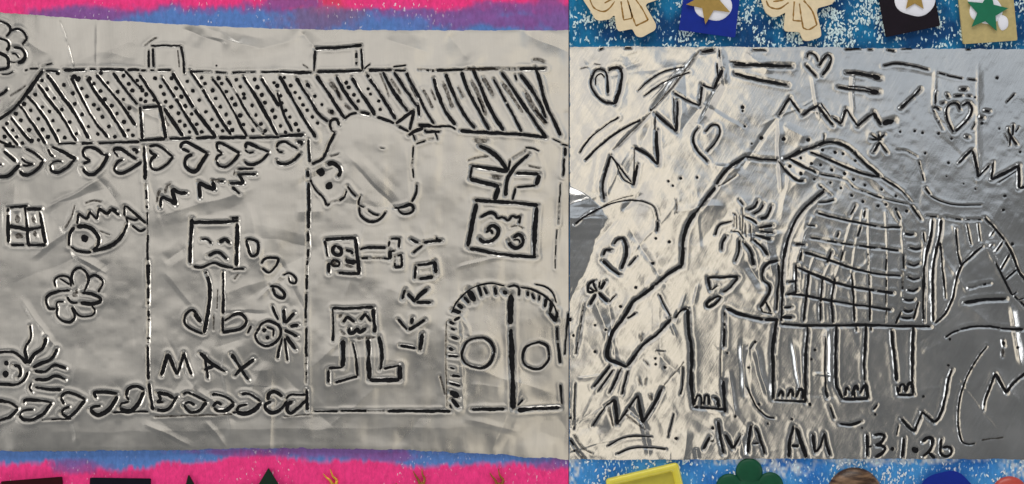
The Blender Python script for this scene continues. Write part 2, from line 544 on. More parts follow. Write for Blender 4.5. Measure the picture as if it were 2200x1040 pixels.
M('L', 'drawn_fish', R5, '''
c9 575,650 640,648 700,680 735,740 720,800 690,825
c7 555,650 520,710 515,790
c6 525,795 570,825 640,838 680,835
c8 690,830 780,810 860,770 920,700 950,630
d10 632,737
l7 580,630 585,550 650,595 670,535 720,595 740,510 800,560 830,520 885,565
l6 830,510 870,530
c6 940,575 950,620
l6 930,490 930,570
l6 935,495 1010,550 1060,600 1085,625
l7 935,575 1000,600 1030,590
c5 985,640 1040,680 1085,665
cf5 485,660 530,590 560,490
cf4 640,475 700,455 760,465
lf3 740,680 820,710''')
M('L', 'drawn_zigzag', R6, '''
l9 120,505 128,425 195,455 235,485
l9 235,485 210,365 260,395 320,400
lf6 95,470 105,400 125,380
lf6 155,400 170,345 200,330''')
M('L', 'drawn_zigzag', R6, '''
l9 415,435 405,320 470,350 525,370 510,310
l8 560,310 590,310
lf7 500,300 590,308''')
M('L', 'drawn_zigzag', R6, '''
l8 635,325 740,325 700,255
l8 690,260 830,258
lf6 690,220 810,218
lb5 700,218 810,215
l7 655,355 710,405
lf4 670,230 665,270''')
M('L', 'drawn_box_figure', R6, '''
l8 360,615 500,618 700,605
l9 355,590 345,760 342,920
l10 690,625 690,780 685,940
lb6 640,585 700,585
c6 365,945 430,950 510,920 580,940 660,955
l6 660,965 740,962''', key='sad')
M('L', 'face', R6, '''
c7 425,745 465,745 500,775
c8 555,765 600,745 635,770
c8 475,865 530,840 570,850 610,890''', under='sad')
M('L', 'leg', R10, '''
l8 380,70 405,150 400,280 370,450
c7 355,380 300,310 255,340 250,390 290,425 360,455
c8 310,330 350,385''', under='sad')
M('L', 'leg', R10, '''
l7 490,70 490,200 490,330
l6 485,350 485,440
lf3 455,180 450,300
lf4 430,340 430,430
c7 500,375 540,345 590,330 630,360 625,400 580,430 485,445
lf4 560,115 585,85''', under='sad')
M('L', 'drawn_drop', R6, '''
c7 760,745 820,750 850,780 840,850 800,865 775,810 760,745''')
M('L', 'drawn_drop', R6, '''
c5 875,925 900,890 960,880 995,890 980,940 930,990 880,960''')
M('L', 'drawn_drop', R10, '''
c5 860,90 900,80 940,110 935,140 905,135 895,105''')
M('L', 'drawn_drop', R10, '''
c7 780,160 830,165 870,210 855,235 815,215 795,170''')
M('L', 'drawn_sun_face', R10, '''
c7 700,440 730,390 780,378 830,400 848,450 820,505 760,530 710,510 690,470 700,440
l5 640,450 665,405
d4.5 745,432 765,478
c6 760,410 800,430 800,470''', key='sun1')
M('L', 'ray', R10, '''
l7 795,280 830,370
l8 865,300 870,390
l8 875,390 930,325
l8 905,410 955,398
l8 870,430 950,470
l9 880,470 940,550
l7 870,480 890,620
l7 855,480 825,605''', under='sun1', split=True)
M('L', 'lettering', R10, '''
l8 105,715 145,580 205,710 245,575 290,710
l8 345,575 420,640 500,690
l8 375,590 395,730
l7 370,680 430,655
l9 540,580 590,660 645,740
l8 560,715 610,665 680,610''')
M('L', 'drawn_heart', R10, '''
c8 80,820 140,830 185,855
c8 205,845 160,910 120,930 60,920 45,900
c6 90,825 100,860 80,880
c6 80,880 120,880''')
M('L', 'drawn_heart', R10, '''
c7 240,830 270,820 330,845 385,870
c9 385,880 340,930 290,940 260,920 245,895
c6 250,890 280,880 310,895''')
M('L', 'drawn_heart', R10, '''
c7 420,835 450,830 510,850 555,885
c9 555,890 510,930 460,935 430,915
c6 425,905 450,880 480,895''')
M('L', 'drawn_heart', R10, '''
c8 600,830 650,830 720,875
c9 725,885 680,930 620,950 570,940
c6 570,935 590,905 640,895''')
M('L', 'drawn_heart', R10, '''
c8 765,865 775,825 810,815 855,845
c8 885,870 850,920 800,945 760,930 750,895 790,875''')
M('L', 'drawn_heart', R10, '''
c7 880,860 910,835 1000,835
c8 1000,870 960,910 910,945 885,930 890,895 920,875''')
M('L', 'drawn_flower', R9, '''
c6 415,225 440,258 480,262
df7 465,210
df5 478,190''', key='flower')
M('L', 'petal', R9, '''
c6 455,150 445,100 465,55 505,48 545,90 545,140 525,190
c6 545,110 590,92 635,125 630,160 610,195
c6 345,165 340,120 380,95 430,110 440,160
c5 370,110 430,150
c7 430,185 360,190 300,215 285,250 300,295 340,300
c6 350,295 355,260 395,255
c7 355,290 355,345 400,380 440,380 465,345 445,290
c6 450,285 490,340 560,345 590,315 570,280
c8 510,200 560,205 620,230 620,255 570,268 500,262''', under='flower', split=True)
M('L', 'drawn_sun_face', R9, '''
c8 0,570 60,565 120,590 165,640
c7 175,690 150,740 90,770 0,760
d7 40,637 35,705
c9 85,650 120,660 130,700 110,725''', key='sun2')
M('L', 'ray', R9, '''
c7 185,405 190,480 155,545 165,600 175,640
c8 285,480 265,545 215,580 180,640
c8 355,550 320,610 250,640 205,665
c7 215,685 280,690 340,650 410,670
c7 215,740 290,735 350,715 405,740
c7 220,785 300,800 380,800
c7 195,760 185,790 200,815''', under='sun2', split=True)
M('L', 'drawn_heart', R9, '''
c8 0,865 60,880 110,915
c8 110,920 60,970 0,1000''')
M('L', 'drawn_heart', R9, '''
c7 150,885 160,865 220,865 320,880
c9 320,885 270,950 210,985 150,985 120,960
c6 125,955 150,930 210,925''')
M('L', 'drawn_heart', R9, '''
c8 380,850 410,820 470,830 530,860
c9 530,865 480,930 430,970 385,945
c6 385,945 400,920 435,905
l6 380,850 400,890''')
M('L', 'drawn_heart', R9, '''
c7 600,850 590,820 650,815 730,825
c9 730,840 690,910 640,950 600,955 560,925
c6 560,920 590,905 625,900''')
M('L', 'drawn_heart', R9, '''
c7 785,840 800,795 850,780 895,800
c9 895,815 850,900 800,935 745,915
c6 745,910 760,885 800,875
l6 785,840 800,865
lb4 700,940 910,935''')
M('L', 'drawn_animal', R7, '''
c6 345,100 400,60 450,48
c8 480,45 555,60
c6 620,85 700,110 760,135
lb6 780,150 880,205
lb4 918,330 915,420
lb4 912,430 905,500
lb4 912,510 922,590
c6 945,640 945,690 930,740 905,785
l7 370,655 400,700 440,745
l5 480,735 465,780 465,810
l3 645,340 678,345
l7 270,215 225,300 190,385 160,430 75,475''', key='beast')
M('L', 'ear', R7, '''
l7 775,140 850,80 920,30
l7 925,30 905,110 890,195''', under='beast')
M('L', 'tail', R7, '''
c7 880,235 930,200 1000,175
l6 915,225 935,280
lb5 940,305 1020,280
lb5 1040,270 1080,265
l6 1010,185 1020,210 1140,205
l6 960,150 1040,150 1100,165 1155,165
l5 1100,215 1120,270''', under='beast')
M('L', 'ring', R7, '''
c7 240,190 225,150 240,110 285,105 305,150
l5 240,192 268,212''', under='beast')
M('L', 'snout', R7, '''
c6 60,600 110,690 170,750 200,815
l5 200,820 225,800
lb4 240,790 300,775
c6 365,690 350,740 305,775
d8 147,537 220,652
c9 205,478 250,465 300,500 315,540 290,575
lf4 230,410 300,390''', under='beast')
M('L', 'foot', R7, '''
c6 465,830 480,900 540,945 610,945 660,910 690,870
c4 470,815 510,830
c5 540,855 590,885 630,895''', under='beast')
M('L', 'foot', R7, '''
c7 760,835 820,830 890,810 920,835 905,870 850,885 810,870 790,840''', under='beast')
M('L', 'drawn_robot', R11, '''
l8 250,185 400,170 590,160
l9 590,160 610,350 635,565
l7 245,190 280,370
l9 290,440 290,555
l7 400,550 500,560 640,565''', key='robot')
M('L', 'face', R11, '''
c8 380,260 430,290 420,345 370,350 335,310 345,270 380,255
c8 360,410 405,440 400,475 350,475 320,440 360,405
df5 355,445
l8 480,300 550,310 555,345
l7 485,390 485,430 580,450 600,420
c8 500,410 550,425 600,425
lf7 480,470 560,490''', under='robot')
M('L', 'arm', R11, '''
l7 640,290 760,270 930,275
lb6 655,390 750,390
lf5 750,390 900,390
l6 900,390 970,395
l8 975,300 975,400
l7 985,175 1085,170 1080,270
lb5 970,200 960,260
l7 1060,360 1105,350 1110,485 1020,490
lb6 1030,370 1030,480
l5 985,315 1030,310''', under='robot')
M('L', 'lettering', R11, '''
l8 1205,175 1290,220
l8 1350,215 1450,200 1555,195
l7 1235,330 1340,245
l6 1490,160 1510,185
l8 1265,475 1255,620
l8 1280,465 1380,455 1465,440
l9 1470,420 1490,560
l8 1300,620 1460,595
l9 1145,740 1110,850
l9 1175,780 1260,880
l9 1390,730 1320,790 1260,860
l8 1270,885 1435,885''')
M('L', 'lettering', R12, '''
l6 820,185 900,275
c8 910,275 980,235 1050,190
l8 945,170 935,225
l10 1030,310 1010,450
l7 840,410 970,435''')
M('L', 'drawn_box_figure', R12, '''
l8 255,90 430,90 610,80
l6 255,90 262,220 262,370
l9 610,90 615,180 620,300
lf6 545,340 620,340
cf5 470,350 520,345''', key='happy')
M('L', 'face', R12, '''
l7 350,215 380,160 445,210
l8 495,190 540,135 585,205
c8 400,260 400,300 440,300 470,270 490,300 545,260
lf9 310,170 340,145
lf6 330,290 360,320''', under='happy')
M('L', 'leg', R12, '''
l10 350,365 350,480 345,595
l6 345,600 225,605
l9 222,620 222,730
l6 430,385 455,500 475,670
l6 470,675 280,730''', under='happy')
M('L', 'leg', R12, '''
l10 565,355 570,520 575,700
l10 575,705 700,708 835,708
l10 840,585 838,705
l6 830,580 700,610
l8 655,330 680,450 675,580 665,615''', under='happy')
M('L', 'drawn_door', R13, '''
l12 545,170 540,380
l11 545,410 555,700 560,970
c6 525,120 570,110 600,130 600,180
l11 490,145 515,170
c4 130,300 170,220 240,150 330,105 420,95 500,110
cf3 95,360 90,600 100,950
c5 610,120 700,140 780,180 840,240 875,330
c4 715,100 790,120 840,170 860,230
l6 865,400 875,520 890,650
l5 890,800 900,940
c5 945,300 930,470 920,590
l7 0,985 90,985
l7 270,975 500,970
l10 590,980 720,970 885,965
l5 595,945 630,905
lf5 50,740 85,870
e6 185,300 240,400 255,450
e6 205,680 205,860 215,960
e7 85,420 85,700 90,960''', key='door')
M('L', 'arch_mark', R13, '''
l8 315,115 340,185
l7 355,120 380,170
l7 430,120 440,175
l12 250,140 290,220
l10 215,190 250,230
l9 170,240 210,270
l10 135,280 195,300
l6 150,355 190,330
l7 115,360 150,380
l6 125,410 155,420
l7 130,465 175,480
l7 110,545 140,560
l8 105,600 175,605
l6 120,680 150,690
l6 130,740 190,745
l8 115,790 190,810
l12 120,850 180,890
l10 130,900 180,960
l6 120,940 130,970
l7 660,150 665,185
l7 690,165 710,205
l7 745,175 740,215
l8 790,200 780,260
l10 830,220 820,300
l10 810,300 865,360
l7 870,290 860,350''', under='door', split=True)
M('L', 'door_ring', R13, '''
c7 427,580 410,515 370,478 315,475 240,500 203,580 220,640 275,675 340,685 400,650 427,580''', under='door')
M('L', 'door_ring', R13, '''
c6 812,600 800,535 755,508 720,510 650,540 628,600 640,660 700,690 760,685 800,640 812,600''', under='door')
M('L', 'drawn_radio', R8, '''
l8 310,522 440,530 600,540 785,560
l11 325,545 290,710 260,865
l10 775,570 760,740 755,940
l8 275,880 400,905 560,930 770,945''', key='gift')
M('L', 'face', R8, '''
c7 355,650 420,615 460,625 480,655 520,650 560,670 590,640 620,650 655,640
l7 655,640 640,695
c9 400,740 440,710 485,735 485,780 440,820 380,830 345,800
c7 395,760 430,745 445,775
c9 600,800 640,775 670,800 665,850 620,880 580,860 565,820
c6 600,815 640,815 650,840
cf4 580,720 640,710 670,730''', under='gift')
M('L', 'bow', R8, '''
l9 290,265 400,280 560,305
l8 290,270 275,360
l10 275,365 400,395 495,420
l11 490,420 475,470 460,520
l9 620,320 790,325
l9 790,330 770,410
l6 765,412 625,425
l6 615,430 595,520
c9 345,115 430,160 500,220 555,300
l6 575,225 560,300
c8 715,180 650,235 590,300 555,370 540,490
lb7 600,210 690,155
c4 690,130 740,135 790,155
lf9 310,75 400,80
lf5 265,225 320,205 410,195
lf10 440,345 510,350
cf4 710,265 800,285''', under='gift')

# ---- right sheet: the elephant
M('R', 'drawn_heart', R18, '''
c8 270,320 265,200 240,160 195,155 165,200 155,260 190,330 250,375 320,390
c11 275,165 300,145 345,145 365,190 350,290 320,390
c4 185,260 190,210 225,185 250,210''')
M('R', 'drawn_arc', R18, '''
c5 475,300 560,220 660,165 775,140''')
M('R', 'drawn_arc', R18, '''
c5 515,335 620,260 720,210 825,175''')
M('R', 'drawn_arc', R18, '''
c5 80,720 150,620 250,540 345,480''')
M('R', 'drawn_arc', R18, '''
c6 120,770 230,660 350,570 490,500''')
M('R', 'drawn_zigzag', R18, '''
l9 245,1035 235,940 260,840 290,740
l5 290,740 430,920
c5 320,780 370,890 440,940
l8 445,940 470,800
l4 450,690 445,930
l8 450,685 520,720 610,800
l10 610,800 600,650 600,570
l4 590,470 590,560
l9 590,455 660,515 735,575
l9 735,575 745,370
l4 715,350 720,520
l7 720,315 810,365 895,400
l9 895,400 910,260
l7 910,260 990,285
l9 990,285 1045,155
l4 1010,110 1015,200
lf5 560,440 640,350 720,260 890,30
lf4 560,450 500,510 420,590 310,700
d3 560,430''')  # the faint strokes paint the shadow of a long diagonal crease
M('R', 'drawn_heart', R18, '''
c6 930,580 970,535 1015,535 1030,580 1000,650 945,715
c7 885,550 855,590 850,650 885,715 945,780''')
M('R', 'drawn_dot', R18, '''
d3.2 680,912 710,943 763,893 875,887''', split=True)
M('R', 'edge_blot', R16, '''
l6 300,470 335,455
l6 540,455 600,452
l9 1270,490 1380,470
l5 1430,470 1430,540
l5 1410,610 1410,690
l6 1750,470 1870,475
lf5 120,645 190,635
lf5 250,600 310,610''', split=True)
M('R', 'edge_blot', R17, '''
l5 510,465 660,462
l5 730,470 770,470
l6 910,470 980,482
l4 1040,462 1140,462
l5 1660,465 1690,465''', split=True)
M('R', 'drawn_bar', R19, '''
l10 170,175 400,180 730,190
l5 130,150 280,160''')
M('R', 'drawn_bar', R19, '''
l9 170,262 350,310 560,350 690,372''')
M('R', 'drawn_bar', R19, '''
l9 1255,255 1400,265 1590,310
l13 1500,285 1590,310''')
M('R', 'drawn_bar', R19, '''
l7 1175,395 1300,415 1500,440 1570,445
l13 1490,440 1575,447
l4 1280,385 1400,395 1500,420''')
M('R', 'drawn_heart', R19, '''
c7 875,110 890,70 930,65 970,105 985,150
c8 995,185 1040,110 1080,80 1115,110 1090,190 1025,280
l7 865,185 920,240 970,290''')
M('R', 'drawn_zigzag', R19, '''
l8 605,670 650,590 710,500
l6 710,500 760,570 810,640
l8 830,670 900,620 985,570
l8 985,580 1060,680 1130,765
l4 1010,550 1100,680
l9 1130,695 1210,750
l9 1210,750 1255,610
l6 1260,605 1370,775
l9 1370,775 1450,700 1520,650
l11 1520,640 1600,760
l15 1610,752 1720,718''')
M('R', 'drawn_dot', R19, '''
d4 250,590
d3 250,625 272,775
d4 435,887 650,897 890,907
d2 340,945''', split=True)
M('R', 'drawn_star', R19, '''
l7 1575,905 1505,865
l7 1575,905 1570,850
l7 1575,905 1630,855
l7 1500,905 1600,905
l9 1580,930 1520,1025
l7 1580,930 1655,1030''')
M('R', 'drawn_elephant', R22, '''
l9 0,725 70,690
c11 70,690 75,600 80,520 110,430 150,375
c9 150,375 200,310 265,225
c9 270,210 310,150 360,100 445,45
l9 445,45 540,60 630,65
l9 670,60 700,50 766,10
lf4 280,220 330,195 390,150''', key='ele')
M('R', 'back_line', R23, '''
l8 80,125 160,85 240,55
c9 240,55 280,40 325,38 380,55 430,90
l9 430,90 490,150 570,220
lb6 575,225 640,265 690,300
lb5 690,300 740,360
lb7 740,380 790,450
lb6 800,520 810,570
l5 275,0 270,40''', under='ele')
M('R', 'eye', R22, '''
l8 220,755 310,755 400,750
l8 220,755 235,830
l9 400,755 350,820 310,845
c5 240,830 280,805
c8 240,890 270,870 295,875 260,915 225,930 215,910 240,880''', under='ele')
M('R', 'ear_frill', R22, '''
c6 265,505 290,450 360,425
c8 305,595 310,550 330,515
c8 385,660 405,600 405,535
c9 430,550 470,600 490,685
c9 490,535 540,580 570,625
c8 500,505 540,520 590,530
l8 530,485 605,490
l8 520,465 600,450
c8 530,410 570,395 595,335
c7 490,385 530,355 548,325
c7 455,360 495,340 515,305
l5 375,380 385,390
c5 365,485 400,490 430,530
lf4 375,400 375,460
lf4 390,390 392,470
lf4 410,400 410,480
lf4 425,340 425,500
lf4 440,440 445,520
lf4 470,450 475,540
l6 405,300 430,330
c6 440,400 480,415 510,440''', under='ele')
M('R', 'ear', R22, '''
c8 635,655 580,670 545,710 545,770 580,800 580,850 530,930
l5 530,930 545,960 600,970
l7 635,680 640,760 630,850 625,950
c5 560,900 590,960''', under='ele')
M('R', 'trunk', R21, '''
l11 905,560 800,630 690,720
l11 690,720 600,790 520,850 470,930
l5 330,850 380,800
c5 730,795 770,880 820,965''', under='ele')
M('R', 'trunk', R25, '''
c11 390,50 340,130 280,210 255,290 245,350 265,385 370,430
c10 370,425 430,340 480,280 560,220 640,130
l9 665,125 700,80 740,65
l8 265,420 160,555
l6 280,450 190,580
l7 330,440 260,590
l6 375,450 335,600
l6 370,130 420,95''', under='ele')
M('R', 'leg', R25, '''
c11 745,70 750,200 770,340 765,500 780,670''', under='ele')
M('R', 'leg', R26, '''
l9 200,940 310,945 470,960
c7 210,900 235,840 265,850 265,920
c7 285,920 300,845 330,850 335,920
c9 375,860 410,880 415,950
l9 405,890 420,940
lb8 465,120 465,240
l9 465,260 460,420
lf3 435,430 435,690
l10 455,710 465,850 470,985
l10 480,90 600,140 740,175 800,190
l9 810,190 930,190''', under='ele')
M('R', 'leg', R26, '''
c11 915,190 895,330 880,470 885,600 885,870
l7 895,880 1170,895
c9 930,850 955,800 975,850
c9 1010,850 1040,790 1060,850
c10 1085,860 1115,790 1145,800 1140,870
l10 1185,250 1165,500 1165,700 1165,895
e6 900,500 905,700''', under='ele')
M('R', 'leg', R27, '''
c9 250,90 240,300 245,600 270,690 310,765
l9 310,768 440,772 545,765
l8 520,90 515,250 505,430 515,600
l10 520,620 545,760
c8 325,740 345,665 375,690
c9 395,740 430,650 455,690
c9 470,720 500,650 530,660
l6 420,700 420,760
l7 435,100 432,135
l6 570,100 570,130''', under='ele')
M('R', 'leg', R27, '''
l10 760,130 780,330 810,600
l9 815,650 825,730 970,730
c9 830,710 850,640 880,640 890,700
c9 900,700 920,630 950,630 965,720
l9 965,90 955,350 955,620''', under='ele')
M('R', 'rump', R24, '''
lb6 245,155 320,160
lb6 380,162 500,180
lb6 545,180 650,182
l9 290,180 280,290 245,430 225,560 220,700 220,940
l9 355,180 345,290 310,440 290,600 290,800 295,940
l6 345,350 360,520 375,680 385,765
l6 460,250 475,400 500,520
l6 545,220 575,365
l6 630,210 645,340
c7 660,380 580,450 500,530 465,640 440,760 390,870 310,950
lb7 560,690 620,675
lb7 640,670 720,655
l10 525,798 680,775 835,770
e5 255,440 250,700 245,950
e5 445,230 470,400
e5 700,400 830,660''', under='ele')
M('R', 'tail', R24, '''
c7 680,165 760,250 830,340 890,450 930,560 971,680
l7 750,265 725,300
l7 720,380 735,370
l7 810,350 765,415
l7 865,440 795,560
l6 915,555 835,625
c6 760,500 830,640 880,740
lb5 880,740 915,720
lb6 900,750 971,860
c4 930,780 971,750
e6 700,360 760,480 850,700 960,850''', under='ele')
M('R', 'drawn_blanket', R23, '''
c9 275,300 200,360 130,440 85,540 60,650 50,780 50,900 45,990
c5 245,360 290,355 325,345
l9 45,1005 180,1015 500,1012 700,1018 840,1018
l8 80,785 120,780
l8 60,920 100,915
l10 50,970 105,970
l8 120,580 170,585
l8 150,620 145,670
l9 125,690 120,840
l8 75,850 130,835
l6 660,410 680,450
l7 695,640 695,710
lb6 690,730 690,820
l6 680,940 655,1005
l7 775,890 750,980
e5 685,450 695,640 690,860
e5 800,560 795,1000
e5 215,440 150,580 150,760''', key='blanket')
M('R', 'blanket_line', R23, '''
cb6 240,415 310,435 400,455 500,475 590,490 680,492
l5 185,480 225,485
cb6 200,545 300,565 370,578 460,590 670,615
c7 170,625 270,655 340,680 430,710 560,740 680,750
c8 130,705 230,745 330,785 460,815 640,840
c8 90,845 180,855 300,880 450,905 630,930
lb7 440,375 415,425
l6 490,400 485,440
l5 470,490 450,540
lb5 350,520 340,545
l7 310,620 290,680
l6 375,620 360,670
l8 190,740 180,850 165,990
l8 265,760 255,880 255,990
l8 330,760 315,880 320,1000
l7 420,740 430,880 435,990
lb6 510,740 515,820 515,990
lb5 605,640 600,720
lb5 605,770 600,900
lb5 605,920 600,1000
lb4 505,630 508,690
e4 430,420 390,560 350,700 320,790
e4 480,400 440,600 415,760
e4 510,400 512,600 515,740
e4 600,410 610,600 608,1000
e4 220,650 190,740
e4 300,690 260,780''', under='blanket', split=True)
M('R', 'blanket_scallop', R23, '''
c7 705,525 730,530 750,528
c7 730,600 760,608 790,602
c7 720,685 750,695 780,685
c7 720,755 750,768 780,760
c8 720,825 750,830 775,815
c8 700,875 725,882 750,875
c8 695,930 720,940 745,932
c8 685,970 710,975 740,973''', under='blanket', split=True)
M('R', 'drawn_shawl', R23, '''
c7 200,92 300,130 400,175 480,205 570,225
l7 85,125 150,160 230,200
lb5 255,210 380,235 420,270 450,290 580,335
lb4 590,340 720,370 750,390
c7 30,140 80,200 130,240 165,245
lb6 250,270 310,320''', key='shawl')
M('R', 'shawl_dot', R23, '''
d3.8 60,20 190,25 265,80 333,93 375,100 440,137 150,122 205,152 255,160 92,165 150,205
d3.3 222,235 315,187 383,205 430,237 490,268 580,290 655,325 307,255 363,282 420,322 480,355 560,378 603,370 655,395 712,405''', under='shawl', split=True)
M('R', 'drawn_heart', R21, '''
c9 370,390 400,350 440,345 465,400 465,480 430,590
c9 345,435 305,435 285,480
l9 280,520 340,580 415,635''')
M('R', 'drawn_star', R21, '''
c7 215,680 170,710 165,770 210,770
l7 230,770 200,690
l7 170,740 220,765
l8 300,685 260,750
l5 255,690 250,740
l9 225,785 175,875
l9 240,775 320,850''')
M('R', 'drawn_arc', R21, '''
c7 50,235 140,165 240,110
c4 240,110 380,55 500,40 620,55 690,100 715,200
l6 715,210 715,290
cf4 280,80 400,30 520,0''')
M('R', 'drawn_dash', R21, '''
l6 490,560 550,490
lf5 860,30 870,90 860,140''', split=True)
M('R', 'drawn_dot', R21, '''
d3.4 703,343 810,370 678,542 543,735 420,887 20,995''', split=True)
M('R', 'drawn_zigzag', R25, '''
l5 155,795 235,670
l8 235,670 290,630
l10 290,630 300,700 305,785
l8 305,785 360,710 430,605
l10 435,605 450,700 465,775
l9 465,775 520,690 585,560
lf6 250,680 285,800
cf3 585,560 650,480 720,400''')
M('R', 'drawn_arc', R25, '''
c5 250,920 330,875 430,858 520,865''')
M('R', 'drawn_arc', R25, '''
c6 305,970 400,935 500,930 610,940''')
M('R', 'drawn_arc', R25, '''
lb5 100,40 75,200 50,350
lb4 45,530 38,700 40,820
cf4 40,850 90,930 150,965
cb7 15,880 60,950 100,1000''')
M('R', 'drawn_dash', R25, '''
c5 715,430 712,540 700,600
l4 660,720 640,790 620,870
lf8 455,230 455,270
lf8 350,720 480,820
lf8 510,600 520,640
l4 550,330 600,330
lf6 480,390 500,420
lf6 440,500 450,540
lf4 485,500 480,540''', split=True)
M('R', 'drawn_dot', R25, '''
d3.2 330,55 235,198 168,170 168,335 603,432 543,375 545,412 672,873 35,235 15,745 15,130 40,950''', split=True)
M('R', 'drawn_arc', R26, '''
e7 670,450 645,560 650,660 690,820 760,950
c5 660,770 740,930 830,1020 900,1035
c5 690,440 720,390''')
M('R', 'drawn_dot', R26, '''
d3 730,380 1245,447 1215,527 765,915 1200,912 560,1020 490,475 675,600''', split=True)
M('R', 'drawn_arc', R27, '''
e7 170,140 160,400 170,600
l4 145,200 140,500 150,690
c7 145,680 155,720 165,760
lb6 185,830 230,950
c8 280,1000 380,1010 480,980
c6 590,870 610,845 630,820''')
M('R', 'drawn_dot', R27, '''
d2.8 47,313 18,400 5,823 1303,212 1290,455 1058,745 610,912''', split=True)
M('R', 'drawn_zigzag', R28, '''
lb5 100,760 85,830
l8 120,715 165,765 210,805
l9 210,805 240,730 265,665
l9 265,665 310,705 350,740
c9 350,740 390,690 430,560 450,440 475,370''')
M('R', 'drawn_arc', R28, '''
c6 715,210 640,310 570,440 530,560 515,680 520,790 540,870 590,890 630,885''')
M('R', 'drawn_arc', R28, '''
c6 430,145 470,115 520,95
c7 530,92 620,70 720,70 810,78
c8 810,85 900,88 970,90''')
M('R', 'drawn_zigzag', R28, '''
l7 695,655 710,570 775,400
l9 775,400 820,480 855,535
l9 855,535 900,470 974,375''')
M('R', 'drawn_dash', R28, '''
l9 832,170 838,205
lf9 830,230 825,280
lf5 680,865 830,845''', split=True)
M('R', 'drawn_dot', R28, '''
d3 930,217''', split=True)
M('R', 'lettering', R29, '''
l8 210,580 310,400
d3.5 355,275
l5 320,470 370,465
l10 435,180 460,350 510,650
l9 540,375 650,580
l7 660,575 770,380
l9 925,230 880,500 870,640
l8 985,260 1050,420 1120,655
l7 950,505 1040,500
l10 1550,240 1500,450 1480,710
l11 1590,270 1670,500 1740,710
l9 1520,540 1630,535
l9 1835,370 1840,480 1870,640
l8 1880,630 1940,540 1995,360
l9 2000,350 2030,500 2085,680''')
M('R', 'drawn_dot', R29, '''
d3 690,103 1170,210 1525,145''', split=True)
M('R', 'lettering', R30, '''
l9 460,400 465,570 455,740
l6 470,595 530,580
c9 580,405 680,390 730,420 680,520 600,560
c10 600,560 700,570 745,620 700,690 590,750
d5 860,620
l9 1045,450 1030,620 1015,760
d7 1215,635
c9 1335,505 1400,450 1480,460 1490,540 1450,640 1345,740
l9 1440,680 1530,770
c9 1635,460 1615,560 1620,680 1680,735 1760,720 1790,640 1750,590 1650,600''')
M('R', 'drawn_dot', R30, '''
d2.6 385,290 590,75''', split=True)
M('R', 'drawn_arc', R20, '''
c6 30,130 120,115 220,130 330,155
lb5 400,180 500,205 560,215
lb5 600,222 650,225''')
M('R', 'drawn_dash', R20, '''
l9 140,420 210,355 275,285
l5 860,380 910,325
l7 380,310 378,385
c7 365,420 375,410 405,425
lb6 365,430 390,490
lb6 400,510 430,560
l7 420,385 440,380
l8 455,325 468,345
l7 510,335 555,330
l9 550,290 585,290
l6 595,333 615,337
l8 715,435 745,440
l9 680,480 700,485
l5 645,520 625,560
l8 585,610 600,615''', split=True)
M('R', 'drawn_heart', R20, '''
c8 500,580 460,500 455,420 490,385 530,390 545,430
c9 560,400 600,380 625,420 600,490 515,575''')
M('R', 'drawn_dot', R20, '''
d3 645,345 692,520 138,577 237,573 290,585 398,590 485,625 795,213 307,723 465,788 848,1012 810,557 950,715
d2 452,880 568,930 648,965''', split=True)
M('R', 'drawn_arc', R20, '''
cb5 120,702 170,705 210,725 250,745
lb5 265,780 290,870 300,910
l6 310,960 340,1000''')
M('R', 'drawn_arc', R24, '''
c4 270,0 310,25 400,60 500,72 650,72''')
M('R', 'drawn_zigzag', R20, '''
l7 535,790 580,740 625,700
l8 630,705 655,800 665,885
l7 665,885 745,805
l7 770,785 755,900
l9 760,900 860,850 945,805
l4 805,920 920,845
l10 940,805 945,960
l7 945,960 977,940''')
M('R', 'drawn_star', R20, '''
l7 870,555 880,590 930,665
l6 885,600 880,670
l6 905,530 900,600
l5 940,545 920,580
lf6 850,600 870,640''')
M('R', 'drawn_dot', R24, '''
d3.4 825,5 815,108 885,362''', split=True)


# ------------------------------------------------------------------ stroke geometry
def resample(kind, pts, step=2.0):
    P = np.array(pts, float)
    if len(P) == 1: return P
    if kind in 'ce' and len(P) > 2:
        closed = np.hypot(*(P[0] - P[-1])) < 3
        Q = np.vstack([P[-2] if closed else 2 * P[0] - P[1], P, P[1] if closed else 2 * P[-1] - P[-2]])
        out = []
        for i in range(1, len(Q) - 2):
            p0, p1, p2, p3 = Q[i - 1:i + 3]
            n = max(2, int(np.hypot(*(p2 - p1)) / step))
            t = np.linspace(0, 1, n, endpoint=False)[:, None]
            out.append(0.5 * (2 * p1 + (p2 - p0) * t + (2 * p0 - 5 * p1 + 4 * p2 - p3) * t * t + (3 * p1 - p0 - 3 * p2 + p3) * t ** 3))
        out.append(P[-1:]); P = np.vstack(out)
    d = np.r_[0, np.cumsum(np.hypot(*np.diff(P, axis=0).T))]
    n = max(3, int(d[-1] / step) + 1); t = np.linspace(0, d[-1], n)
    return np.stack([np.interp(t, d, P[:, 0]), np.interp(t, d, P[:, 1])], 1)

def corner_split(pts):
    runs = [[pts[0]]]
    for i in range(1, len(pts)):
        runs[-1].append(pts[i])
        if i < len(pts) - 1:
            a = np.subtract(pts[i], pts[i - 1]); b = np.subtract(pts[i + 1], pts[i])
            c = np.dot(a, b) / (np.hypot(*a) * np.hypot(*b) + 1e-9)
            if c < 0.72: runs.append([pts[i]])
    return runs

